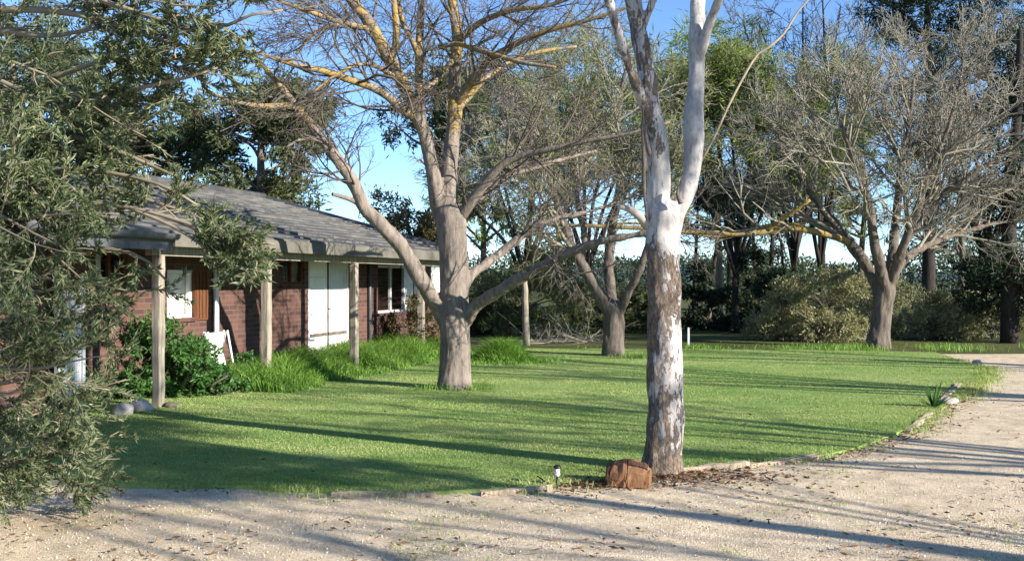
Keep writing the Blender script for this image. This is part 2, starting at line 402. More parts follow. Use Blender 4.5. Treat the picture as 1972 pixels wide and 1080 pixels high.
near_px = [(60, 905), (180, 930), (300, 938), (430, 938), (560, 944), (700, 948), (840, 950), (930, 945), (1060, 936), (1170, 922), (1300, 906), (1400, 893), (1500, 885), (1580, 878), (1640, 866), (1720, 842), (1780, 812), (1830, 775), (1865, 745), (1885, 722), (1880, 706), (1850, 694)]
near = spline([G(*p) for p in near_px], 90)
near = rough_edge(near, .14, .025)
lawn_back = [P(1800, 540, 22.2) * [1, 1, 0], np.array([6.5, 23.0, 0]), np.array([2.0, 23.4, 0]), np.array([-1.0, 23.6, 0]), np.array([-6.0, 18.0, 0]), np.array([-6.6, 11.5, 0])]
lawn_poly = np.vstack([near, np.array(lawn_back)])
LZ = .02
struct(poly_sheet('lawn', lawn_poly, LZ, LAWN, .05))

def inside(px_, poly):
    x, y = px_[:, 0], px_[:, 1]; c = np.zeros(len(px_), bool); n = len(poly); j = n - 1
    for i in range(n):
        xi, yi = poly[i][:2]; xj, yj = poly[j][:2]
        k = ((yi > y) != (yj > y)) & (x < (xj - xi) * (y - yi) / (yj - yi + 1e-12) + xi); c ^= k; j = i
    return c
def in_wedge(n, d0, d1, pw=2.0, pad=.06):
    """points over the ground between two distances, thinner further away"""
    u = rng.uniform(0, 1, n); d = d0 * (d1 / d0) ** u if pw == 2.0 else d0 + (d1 - d0) * u
    x = rng.uniform(-.51 - pad, .51 + pad, n) * d
    return np.stack([x, d, 0 * d], -1)
g = in_wedge(620000, 7.2, 24)
g = g[inside(g, lawn_poly)]
dens = np.array([noise.noise(Vector((p[0] * .9, p[1] * .9, 3))) for p in g[::1]])
g = g[rng.uniform(-.9, .6, len(g)) < dens + .25]
g[:, 2] = LZ
h = rng.uniform(.006, .018, len(g)) * np.where(rng.uniform(size=len(g)) < .02, 1.8, 1)
mb = MB(); mb.blades(g, h, .003 + g[:, 1] * .0003, 1.1)
# ragged taller blades along the drive edge
e = near[rng.integers(0, len(near), 9000)] + rng.normal(size=(9000, 3)) * [.14, .14, 0]; e[:, 2] = 0
e = e[(np.sin(e[:, 0] * 3.1) + np.sin(e[:, 0] * 7.3 + 1) + rng.normal(size=len(e)) * .7) > -.1]
mb.blades(e, rng.uniform(.03, .09, len(e)), .006, .9)
# grass running out into the drive on the right
e = near[rng.integers(int(len(near) * .66), int(len(near) * .90), 2500)] + np.abs(rng.normal(size=(2500, 3))) * [.22, .03, 0]; e[:, 2] = 0
mb.blades(e, rng.uniform(.03, .10, len(e)), .008, 1.0)
tag(mb.build('lawn_grass', GRASS), 'short mown green grass of the lawn', 'grass', kind='stuff')

# loose stones and dry leaves on the drive
def stones(mb, pos, size):
    base = nrm(np.array([(1, 0, .1), (.3, .95, .0), (-.8, .6, .1), (-.85, -.5, 0), (.2, -1, .1), (.1, 0, .8), (0, 0, -.6)]))
    f = np.array([(0, 1, 5), (1, 2, 5), (2, 3, 5), (3, 4, 5), (4, 0, 5), (1, 0, 6), (2, 1, 6), (3, 2, 6), (4, 3, 6), (0, 4, 6)])
    N = len(pos); V = pos[:, None] + base[None] * (size[:, None, None] * rng.uniform(.6, 1.3, (N, 7, 1)))
    mb.add(V.reshape(-1, 3), (np.arange(N)[:, None, None] * 7 + f[None]).reshape(-1, 3), False)
def off_lawn(n, d0, d1):
    q = in_wedge(n, d0, d1); return q[~inside(q, lawn_poly)]
q = off_lawn(9000, 4.8, 16); mb = MB(); q[:, 2] = -.006; stones(mb, q, rng.uniform(.003, .007, len(q)))
STONES = Mat('loose_gravel'); STONES = STONES.done(STONES.ramp(STONES.n('NewGeometry').outputs['Random Per Island'], [(0, (.30, .24, .18)), (.5, (.55, .48, .37)), (1, (.78, .71, .60))]), .9, .15)
tag(mb.build('loose_gravel', STONES), 'loose pale gravel stones scattered over the drive', 'gravel', kind='stuff')
q = off_lawn(3800, 4.8, 14); c = np.array([noise.noise(Vector((p[0] * 1.2, p[1] * 1.2, 9))) for p in q]); q = q[c > .0]
edge_l = near[rng.integers(20, len(near) - 25, 1500)] + np.c_[rng.normal(size=1500) * .12, -np.abs(rng.normal(size=1500)) * .16, np.zeros(1500)]
gumb = G(1276, 912); rad = rng.normal(size=(2200, 2)) * [.55, .22]; lit = np.c_[gumb[0] - .15 + rad[:, 0], gumb[1] - .1 + rad[:, 1], np.zeros(2200)]
lb_ = G(1140, 930)[:2] + rng.normal(size=(700, 2)) * [.16, .07]; lit = np.vstack([lit, np.c_[lb_, np.zeros(700)]])
lw = in_wedge(1500, 7.6, 20); lw = lw[inside(lw, lawn_poly)][:450]; nl_ = len(lw)
q = np.vstack([q, edge_l, lit, lw]); q[:, 2] = rng.uniform(-.004, .02, len(q))
q[-nl_:, 2] += LZ + .018; ax = rng.normal(size=(len(q), 3)) * [1, 1, .15]
mb = MB(); mb.leaves(q, ax, rng.uniform(.025, .075, len(q)), rng.uniform(.008, .02, len(q)))
tag(mb.build('leaf_litter', DRY), 'dry brown leaves and bark chips scattered on the gravel', 'leaf litter', kind='stuff')

# sparse weeds on the drive
q = off_lawn(6000, 4.8, 12); c = np.array([noise.noise(Vector((p[0] * .9, p[1] * .9, 21))) + .7 * noise.noise(Vector((p[0] * 5, p[1] * 5, 2))) for p in q]); q = q[c > .3]
q = np.repeat(q, 4, 0) + rng.normal(size=(len(q) * 4, 3)) * [.03, .03, 0]; q[:, 2] = -.012
mb = MB(); mb.blades(q, rng.uniform(.012, .04, len(q)), .005, 1.0)
tag(mb.build('drive_weeds', GRASS), 'thin green weeds coming up through the gravel', 'weeds', kind='stuff')

# timber edging between lawn and drive
def plank(a, b, w, h, label, z0=-.02, jit=.0):
    a, b = np.array(a, float), np.array(b, float); mid = (a + b) / 2; L = np.linalg.norm((b - a)[:2]); ang = math.atan2(b[1] - a[1], b[0] - a[0])
    n = max(4, int(L / .12)); mb = MB(); xs = np.linspace(-L / 2, L / 2, n)
    rings = []
    for x in xs:
        k = rng.normal(size=8) * .006 + .006 * math.sin(x * 2.3)
        rings.append([(x, -w / 2 + k[0], z0), (x, w / 2 + k[1], z0), (x, w / 2 + k[2], h * .85 + k[4]), (x, w / 2 - .012, h + k[5]), (x, -w / 2 + .012, h + k[6]), (x, -w / 2 + k[3], h * .85 + k[7])])
    V = np.array(rings).reshape(-1, 3); fs = []
    for i in range(n - 1):
        for j in range(6): fs.append((i * 6 + j, (i + 1) * 6 + j, (i + 1) * 6 + (j + 1) % 6, i * 6 + (j + 1) % 6))
    mb.add(V, fs, False); mb.F.append(np.array([[5, 4, 3, 2, 1, 0]])); mb.F.append(np.array([[(n - 1) * 6 + j for j in range(6)]])); mb.smooth += [np.array([False])] * 2
    o = mb.build('edging_board', EDGE); o.location = (mid[0], mid[1], 0); o.rotation_euler = (0, 0, ang)
    return tag(o, label, 'edging board', 'timber edging along the lawn')
plank(G(640, 951), G(838, 955), .06, .022, 'weathered timber edging board left of the small garden light, half buried beside the gravel')
plank(G(925, 951), G(1062, 942), .06, .03, 'pale timber edging board ending just left of the small garden light')
plank(G(1312, 908), G(1440, 897), .07, .035, 'timber edging board starting at the right foot of the gum trunk')
plank(G(1440, 897), G(1575, 882), .06, .028, 'pale edging board right of the gum tree, ending where grass takes over')
plank(G(1745, 832), G(1792, 800), .07, .03, 'short edging board in the grass just below the spiky plant')
plank(G(1812, 776), G(1848, 742), .08, .04, 'short pale edging board just above the spiky plant')

# ------------------------------------------------------------------ house
HX = np.array([.287, .958]); HY = np.array([-.958, .287]); H0 = np.array([-4.43, 12.6])
house = thing('brick_house', 'low brown brick house with grey tiled roof and timber verandah posts', 'house', (H0[0], H0[1], 0), rz=math.atan2(.958, .287), local=True)
WF = 1.2
def tw(px, w):
    k = (px - 986) / F
    return (k * (H0[1] + HY[1] * w) - H0[0] - HY[0] * w) / (HX[0] - k * HX[1])
def depth(t, w): return H0[1] + HX[1] * t + HY[1] * w
def zt(py, t, w): return CH - (py - 540) / F * depth(t, w)
def opening(px0, px1, py0, py1, z0=None):
    a, b = tw(px0, WF), tw(px1, WF); m = (a + b) / 2
    return [a, b, zt(py1, m, WF) if z0 is None else z0, zt(py0, m, WF)]
winA = opening(183, 246, 483, 548); winB = opening(322, 372, 520, 612); winC = opening(540, 586, 492, 548)
door = opening(594, 671, 496, 668, .12); winD = opening(728, 806, 512, 600); winE = opening(830, 866, 508, 578)
ops = sorted([winA, winB, winC, door, winD, winE]); TL, TR, WH = -5.0, 10.6, 2.40
mb = MB(); x = TL
for a, b, z0, z1 in ops:
    mb.box((x, WF, 0), (a, WF + .22, WH)); mb.box((a, WF, 0), (b, WF + .22, z0)); mb.box((a, WF, z1), (b, WF + .22, WH)); x = b
mb.box((x, WF, 0), (TR, WF + .22, WH))
mb.box((TR - .22, WF + .22, 0), (TR, 9.0, WH)); mb.box((TL, WF + .22, 0), (TL + .22, 9.0, WH)); mb.box((TL + .22, 8.78, 0), (TR - .22, 9.0, WH))
for xx in (TL, TR - .22):   # gable triangles
    mb.add([(xx, WF, WH), (xx, 9, WH), (xx, 5, 3.38), (xx + .22, WF, WH), (xx + .22, 9, WH), (xx + .22, 5, 3.38)], [(0, 1, 2), (3, 5, 4)], False)
    mb.F.append(np.array([(0, 2, 5, 3), (1, 4, 5, 2)]) + mb.n - 6); mb.smooth.append(np.full(2, False))
mb.box((TL + .22, 2.9, .05), (TR - .22, 2.95, 2.4))
mb.build('wall', BRICK, house)
mb = MB(); mb.box((TL + .22, WF + .22, .0), (TR - .22, 2.9, .05)); mb.build('floor_slab', DARK_IN, house)
def window(op, frame_mat, mull=1, curtain=None, frame=.05, name='window'):
    a, b, z0, z1 = op; mb = MB(); y0, y1 = WF + .03, WF + .10
    mb.box((a, y0, z0), (a + frame, y1, z1)); mb.box((b - frame, y0, z0), (b, y1, z1))
    mb.box((a + frame, y0, z1 - frame), (b - frame, y1, z1)); mb.box((a + frame, y0, z0), (b - frame, y1, z0 + frame))
    for k in range(1, mull + 1):
        c = a + (b - a) * k / (mull + 1); mb.box((c - .022, y0 + .004, z0 + frame), (c + .022, y1 - .004, z1 - frame))
    f = mb.build(name, frame_mat, house)
    pb = MB(); pb.add([(a + frame, WF + .06, z0 + frame), (b - frame, WF + .06, z0 + frame), (b - frame, WF + .06, z1 - frame), (a + frame, WF + .06, z1 - frame)], [(0, 1, 2, 3)], False); pb.build('pane', GLASS, f)
    if name == 'window':
        sb = MB(); sb.box((a - .04, WF - .05, z0 - .06), (b + .04, WF + .02, z0 - .002)); sb.build('sill', BRICK, f)
    if curtain:
        c0, c1, zz, cm = curtain; cb = MB(); n = 30; xs = np.linspace(a + (b - a) * c0, a + (b - a) * c1, n); yy = WF + .14 + .018 * np.sin(np.arange(n) * 1.7)
        zlo = z0 + (z1 - z0) * zz
        V = np.r_[np.c_[xs, yy, np.full(n, zlo)], np.c_[xs, yy, np.full(n, z1 - .02)]]
        cb.add(V, [(i, i + 1, i + 1 + n, i + n) for i in range(n - 1)], True); cb.build('curtain', cm, f)
    return f
window(winA, REDWOOD, 1, (.02, .4, 0.02, CURTAIN))
window(winB, WHITE, 0, (.03, .97, .08, CURTAIN))
window(winC, REDWOOD, 1, (.55, .98, .02, BARK_TAN))
window(winD, WHITE_GREY, 2, (.66, .98, .02, CURTAIN))
window(winE, WHITE_GREY, 0, (.1, .9, .02, CURTAIN))
# timber side panel beside the white-blind window
a = winB[1]; b = tw(398, WF); mb = MB(); mb.box((a + .002, WF - .03, winB[2] - .05), (b, WF - .003, winB[3]))
for k in range(4): mb.box((a + .02 + k * (b - a) / 4, WF - .045, winB[2] - .02), (a + .05 + k * (b - a) / 4, WF - .033, winB[3] - .02))
o = mb.build('shutter', REDWOOD, house); o['label'] = 'orange brown timber shutter'
# double white door
a, b, z0, z1 = door; mb = MB()
mb.box((a, WF + .0, z0), (a + .05, WF + .1, z1)); mb.box((b - .05, WF, z0), (b, WF + .1, z1)); mb.box((a + .05, WF, z1 - .05), (b - .05, WF + .1, z1))
fr = mb.build('door', WHITE_GREY, house); c = (a + b) / 2
for s0, s1 in ((a + .052, c - .02), (c + .02, b - .052)):
    mb = MB(); y0, y1 = WF + .035, WF + .075; zr = z0 + .42
    st = .07
    mb.box((s0, y0, z0 + .01), (s0 + st, y1, z1 - .055)); mb.box((s1 - st, y0, z0 + .01), (s1, y1, z1 - .055))
    mb.box((s0 + st, y0, z0 + .01), (s1 - st, y1, z0 + .1)); mb.box((s0 + st, y0, z1 - .14), (s1 - st, y1, z1 - .055)); mb.box((s0 + st, y0, zr), (s1 - st, y1, zr + .07))
    mb.box((s0 + st, y0 + .015, z0 + .1), (s1 - st, y1 - .01, zr)); mb.box((s0 + st, y0 + .015, zr + .07), (s1 - st, y1 - .01, z1 - .14))
    lf = mb.build('leaf', WHITE if s0 < c - .1 else WHITE_GREY, fr)  # right leaf takes a greyer white than the left one
    for zz in (.95, 1.3, 1.65): mb2 = MB(); mb2.box((s0 + st + .001, y0 + .004, zz), (s1 - st - .001, y0 + .0149, zz + .022)); mb2.build('glazing_bar', WHITE_GREY, fr)
    mb2 = MB(); mb2.box((s0 + .01, y0 - .02, zr - .01), (s1 - .01, y0 - .001, zr + .05)); mb2.build('mid_rail', BARK_BROWN, fr)
mb = MB(); mb.box((c - .0195, WF + .02, z0 + .01), (c + .0195, WF + .07, z1 - .052)); mb.build('door_jamb', BARK_DARK, fr)
mb = MB(); mb.tube([(c + .05, WF + .03, 1.05), (c + .05, WF - .02, 1.05), (c + .13, WF - .02, 1.05)], .009, 8); mb.build('handle', GUTTER, fr)
mb = MB(); mb.box((a - .06, WF - .3, .02), (b + .06, WF - .004, .13)); mb.build('step', STONE, house)
# roof of tile courses
EZ, EW, RW, RZ = 2.17, -.28, 5.0, 3.60; TO0, TO1 = TL - .4, TR + .35
for nm, sgn in (('front', 1), ('back', -1)):
    mb = MB(); nC = 17; nx = 40
    for k in range(nC):
        f0, f1 = k / nC, (k + 1) / nC
        w0, w1 = EW + (RW - EW) * f0, EW + (RW - EW) * (f1 + .012); h0, h1 = EZ + (RZ - EZ) * f0 + .045, EZ + (RZ - EZ) * (f1 + .012) + .012
        if sgn < 0: w0, w1 = 2 * RW - w0, 2 * RW - w1
        xs = np.linspace(TO0, TO1, nx); jz = rng.normal(size=nx) * .007
        V = np.r_[np.c_[xs, np.full(nx, w0), h0 - .04 + 0 * xs], np.c_[xs, np.full(nx, w0), h0 + jz], np.c_[xs, np.full(nx, w1), h1 + jz * .3]]
        q = [(r * nx + i, r * nx + i + 1, (r + 1) * nx + i + 1, (r + 1) * nx + i) for r in (0, 1) for i in range(nx - 1)]
        mb.add(V, q, False)
    o = mb.build('roof', ROOF, house)
mb = MB(); mb.tube([(TO0 - .02, RW, RZ + .02), (TO1 + .02, RW, RZ + .02)], .11, 10); mb.build('ridge_cap', ROOF, house)
mb = MB()
for s in (1, -1):
    for zz, tt in ((.03, 0),):
        w0, w1 = (EW, RW) if s > 0 else (2 * RW - EW, RW)
        V = []
        for xx in (TO1 - .06, TO1 + .06):
            V += [(xx, w0, EZ - .13), (xx, w1, RZ - .13), (xx, w1, RZ + .09), (xx, w0, EZ + .09)]
        mb.add(V, [(0, 1, 2, 3), (7, 6, 5, 4), (0, 4, 5, 1), (3, 2, 6, 7), (0, 3, 7, 4), (1, 5, 6, 2)], False)
mb.build('barge_board', GUTTER, house)
mb = MB(); mb.add([(TO0, EW + .1, EZ - .03), (TO1 - .07, EW + .1, EZ - .03), (TO1 - .07, WF, EZ + .10), (TO0, WF, EZ + .10)], [(0, 3, 2, 1)], False); mb.build('soffit', FASCIA, house)
mb = MB(); mb.box((-.1, EW - .03, EZ - .15), (TO1 - .07, EW, EZ + .02)); mb.build('fascia', FASCIA, house)
mb = MB(); ang = np.linspace(np.pi, 2 * np.pi, 9)
prof = [(EW - .07 + .065 * math.cos(t), EZ + .0 + .075 * math.sin(t)) for t in ang]
V = np.array([[(xx, p[0], p[1]) for p in prof] for xx in (TO0, -.12)]).reshape(-1, 3); mb.add(V, [(j, j + 1, 10 + j, 9 + j) for j in range(8)], True)
mb.box((TO0, EW - .002, EZ - .2), (-.12, EW + .02, EZ + .02)); mb.build('gutter', GUTTER, house)
mb = MB()
for t in np.arange(TL + .3, TR, .62):
    V = []
    for xx in (t, t + .05): V += [(xx, EW + .03, EZ - .15), (xx, WF - .002, EZ - .0), (xx, WF - .002, EZ + .085), (xx, EW + .03, EZ - .045)]
    mb.add(V, [(0, 1, 2, 3), (7, 6, 5, 4), (0, 4, 5, 1), (3, 2, 6, 7), (0, 3, 7, 4), (1, 5, 6, 2)], False)
mb.build('rafters', POST, house)
mb = MB(); mb.box((-.2, -.05, 1.91), (TR, .05, 2.035)); mb.build('verandah_beam', POST, house)
for px, w_ in ((305, .118), (513, .125), (682, .13), (811, .135)):
    t = tw(px, 0); mb = MB(); zs = np.linspace(-.05, 1.908, 12); h = w_ / 2; rings = []
    for z in zs:
        k = rng.normal(size=8) * .004; c = h * .8
        rings.append([(t - h + k[0], -c, z), (t - c, -h + k[1], z), (t + c, -h + k[2], z), (t + h + k[3], -c, z), (t + h + k[4], c, z), (t + c, h + k[5], z), (t - c, h + k[6], z), (t - h + k[7], c, z)])
    V = np.array(rings).reshape(-1, 3); mb.add(V, [(i * 8 + j, i * 8 + (j + 1) % 8, (i + 1) * 8 + (j + 1) % 8, (i + 1) * 8 + j) for i in range(11) for j in range(8)], False)
    o = mb.build('post', POST, house)
t = tw(411, WF); mb = MB(); mb.tube([(t, WF - .05, .1), (t, WF - .05, 2.25)], .045, 10)
for z in (.6, 1.6): mb.box((t - .06, WF - .06, z), (t + .06, WF - .001, z + .03))
mb.build('downpipe', WHITE, house)
t = tw(708, WF); mb = MB(); mb.tube([(t, WF - .05, .1), (t, WF - .05, 2.3)], .04, 10); o = mb.build('downpipe', GUTTER, house); o['label'] = 'dark grey downpipe'
def HW(t, w, z=0): p = H0 + HX * t + HY * w; return np.array([p[0], p[1], z])

# white folded A-frame boards near the house wall
p = HW(tw(420, .75), .75); ab = thing('folding_board', 'white folding panels standing in the shrubs below the brick wall', 'board', (p[0], p[1], 0), rz=math.atan2(.958, .287) , local=True)
for s, y0 in ((-1, -.0), (1, .0)):
    mb = MB(); V = []
    for xx in (-.20 + s * .16, .12 + s * .16):
        V += [(xx, s * .22, .15), (xx, s * .22 + .025, .15), (xx, s * .02 + .025, .82), (xx, s * .02, .82)]
    mb.add(V, [(0, 3, 2, 1), (4, 5, 6, 7), (0, 1, 5, 4), (1, 2, 6, 5), (2, 3, 7, 6), (3, 0, 4, 7)], False); mb.build('panel', WHITE, ab)
mb = MB()
for xx in (-.3, .22): mb.tube([(xx, -.19, -.02), (xx, -.02, .84)], .016, 8); mb.tube([(xx, .19, -.02), (xx, .04, .84)], .016, 8)
mb.build('frame', WHITE_GREY, ab)
# pale screen at the far left wall
p = HW(tw(135, 1.0), 1.0); sc = thing('garden_screen', 'pale lilac white slatted screen against the house, behind the foreground foliage', 'screen', (p[0], p[1], 0), rz=math.atan2(.958, .287), local=True)
mb = MB(); mb.box((-.24, -.03, 0), (-.19, .03, 1.6)); mb.box((.19, -.03, 0), (.24, .03, 1.6)); mb.box((-.19, -.02, 1.53), (.19, .02, 1.59)); mb.box((-.19, -.02, .06), (.19, .02, .12)); mb.build('frame', WHITE_GREY, sc)
mb = MB()
for k in range(9): mb.box((-.188 + k * .042, -.012, .121), (-.188 + k * .042 + .038, .008, 1.529))
mb.build('slats', WHITE_GREY, sc)

# ------------------------------------------------------------------ gum tree in front
DG = F * CH / 368.0
gb = P(1276, 908, DG); gum = thing('gum_tree', 'pale gum tree with peeling brown bark and forked trunk in front', 'tree', (gb[0], gb[1], 0))
mb = MB()
tr = limb([(1272, 935, 50, DG), (1274, 908, 43, DG), (1278, 880, 38, DG), (1281, 800, 35, DG), (1281, 700, 33.5, DG), (1279, 600, 32.5, DG), (1278, 500, 31, DG), (1277, 440, 33, DG), (1282, 400, 30, DG), (1284, 385, 20, DG)], 40)
mb.tube(*tr, 20)
LL = limb([(1274, 450, 22, DG), (1268, 400, 24, DG), (1270, 340, 23, DG), (1264, 270, 21, DG - .05), (1252, 200, 17.5, DG - .1), (1240, 120, 18, DG - .1), (1228, 50, 17, DG - .1), (1219, 0, 16, DG - .15), (1205, -90, 14, DG - .2), (1195, -220, 11, DG - .3), (1180, -380, 7, DG - .4)], 34)
LT = limb([(1262, 262, 12, DG - .05), (1247, 215, 12, DG - .15), (1226, 165, 10.5, DG - .3), (1207, 115, 9, DG - .4), (1188, 60, 8, DG - .5), (1173, 0, 7.5, DG - .55), (1150, -90, 6, DG - .6), (1120, -200, 4, DG - .7)], 24)
LR = limb([(1288, 455, 20, DG), (1306, 405, 18, DG), (1326, 360, 18, DG + .05), (1335, 310, 18, DG + .08), (1336, 240, 19, DG + .1), (1340, 163, 15.5, DG + .12), (1342, 80, 14.5, DG + .15), (1345, 0, 14, DG + .2), (1350, -100, 12, DG + .25), (1358, -240, 9, DG + .3), (1362, -380, 6, DG + .4)], 34)
LS = limb([(1345, 130, 8, DG + .13), (1356, 75, 8, DG + .05), (1370, 35, 7.5, DG), (1384, 0, 7, DG - .1), (1420, -80, 6, DG - .2), (1450, -200, 4, DG - .3)], 18)
LW = limb([(1236, 60, 8, DG - .1), (1246, 35, 8, DG - .15), (1257, 0, 7, DG - .2), (1275, -70, 6, DG - .2), (1290, -200, 4, DG - .2)], 16)
for l, s in ((LL, 16), (LT, 12), (LR, 16), (LS, 12), (LW, 12)): mb.tube(*l, s)
o = mb.build('trunk', GUM, gum); remesh(o, .012, .020, 6, .5)
mb = MB(); l = limb([(1262, 440, 12, DG), (1247, 432, 10, DG - .02), (1230, 415, 8.5, DG - .05), (1210, 402, 6.5, DG - .08), (1190, 398, 4, DG - .1)], 14); mb.tube(*l, 10)
o = mb.build('broken_stub', DEAD_WOOD, gum); o['label'] = 'pale snapped branch stub'
mb = MB()
for k, (x0, x1, y0, y1) in enumerate(((1238, 1243, 205, 330), (1240, 1246, 300, 425), (1243, 1252, 240, 300), (1311, 1306, 392, 360))):
    pts = spline([P(x0, y0, DG - .22), P((x0 + x1) / 2 - 3, (y0 + y1) / 2, DG - .2), P(x1, y1, DG - .18)], 12); mb.tube(pts, np.linspace(.008, .022, 12) if k % 2 == 0 else np.linspace(.02, .01, 12), 5)
mb.build('hanging_bark', BARK_BROWN, gum)
mb = MB(); l = limb([(1345, 320, 3, DG + .1), (1375, 265, 2.6, DG + .2), (1410, 190, 2.6, DG + .4), (1455, 110, 2.6, DG + .6), (1480, 92, 2.6, DG + .6), (1510, 65, 2.4, DG + .7), (1535, 25, 2.2, DG + .8), (1565, -10, 1.8, DG + .9), (1620, -90, 1.2, DG + 1.0)], 26); mb.tube(*l, 6)
o = mb.build('dead_twig', BARK_TAN, gum); o['label'] = 'long thin pale dead twig'
ups = [LL, LT, LR, LS, LW]; Pu, Ru = stack([(l[0][len(l[0]) // 2:], l[1][len(l[0]) // 2:]) for l in ups])
k1, r1 = kids(Pu, Ru, 7, .55, 45, trop=.08, t0=.55, K=8); k1b = k1[:, 0, 2] > 4.6; k1, r1 = k1[k1b], r1[k1b]
k2, r2 = kids(k1, r1, 5, .5, 50, trop=.0)
mb = MB(); mb.tubes(k1, r1, 6); mb.tubes(k2, r2, 4); mb.build('branches', GUM, gum)
pos, tan = along(k2, 30, .3); pos += rng.normal(size=pos.shape) * .08
keep = pos[:, 2] > 4.6
mb = MB(); mb.leaves(pos[keep], (tan + rng.normal(size=tan.shape) * .6 + [0, 0, -.7])[keep], rng.uniform(.08, .14, len(pos))[keep], .02, .1); mb.build('foliage', LEAF_GUM, gum)

# ------------------------------------------------------------------ bare lichen tree on the lawn
DM = F * CH / 210.0
tb = P(877, 750, DM); big = thing('lichen_tree', 'large bare tree with yellow lichen on its limbs, on the lawn by the house', 'tree', (tb[0], tb[1], 0))
L = lambda rows, n=20, dz=0.0: limb([(r[0], r[1], r[2], DM + (r[3] if len(r) > 3 else 0)) for r in rows], n)
thick = [
 L([(874, 775, 44), (876, 750, 37), (877, 715, 31), (876, 650, 29), (875, 560, 28.5), (872, 480, 28), (869, 430, 30), (862, 405, 26), (860, 390, 18)], 34),
 L([(858, 430, 18), (846, 395, 18), (837, 350, 15, -.1), (827, 300, 13.5, -.15), (817, 258, 13, -.2), (806, 228, 13, -.25), (791, 198, 12.5, -.3), (770, 150, 12.5, -.4), (748, 112, 12, -.45), (721, 62, 11, -.5), (698, 27, 10.5, -.5), (674, -5, 10, -.5), (630, -80, 8, -.5), (590, -190, 5, -.4)], 40),
 L([(868, 430, 20), (864, 395, 18), (866, 311, 16.5, .1), (873, 253, 15, .15), (877, 218, 14, .2), (874, 175, 13, .2), (877, 128, 13, .2), (881, 70, 12, .2), (873, 20, 10.5, .2), (870, -40, 9, .2), (880, -160, 7, .2), (890, -320, 3, .2)], 40),
 L([(868, 640, 14), (850, 600, 16), (833, 575, 16, -.1), (800, 520, 15.5, -.3), (770, 472, 15, -.4), (730, 428, 14, -.55), (700, 400, 13, -.6), (682, 355, 12, -.7), (640, 296, 11.5, -.8), (604, 248, 10, -.9), (572, 208, 9, -1.0)], 34),
 L([(890, 560, 12), (905, 530, 10.5, .1), (935, 508, 9.5, .2), (975, 478, 8.5, .4), (1015, 447, 7.5, .5), (1060, 425, 6, .6), (1130, 408, 4, .8), (1210, 385, 2.5, 1)], 24),
 L([(895, 620, 14), (917, 588, 12, -.2), (950, 567, 11.5, -.4), (1000, 537, 11, -.7), (1050, 508, 10, -1.0), (1100, 485, 9, -1.3), (1160, 464, 7.5, -1.6), (1240, 450, 5.5, -1.8), (1330, 430, 3, -2)], 28),
]
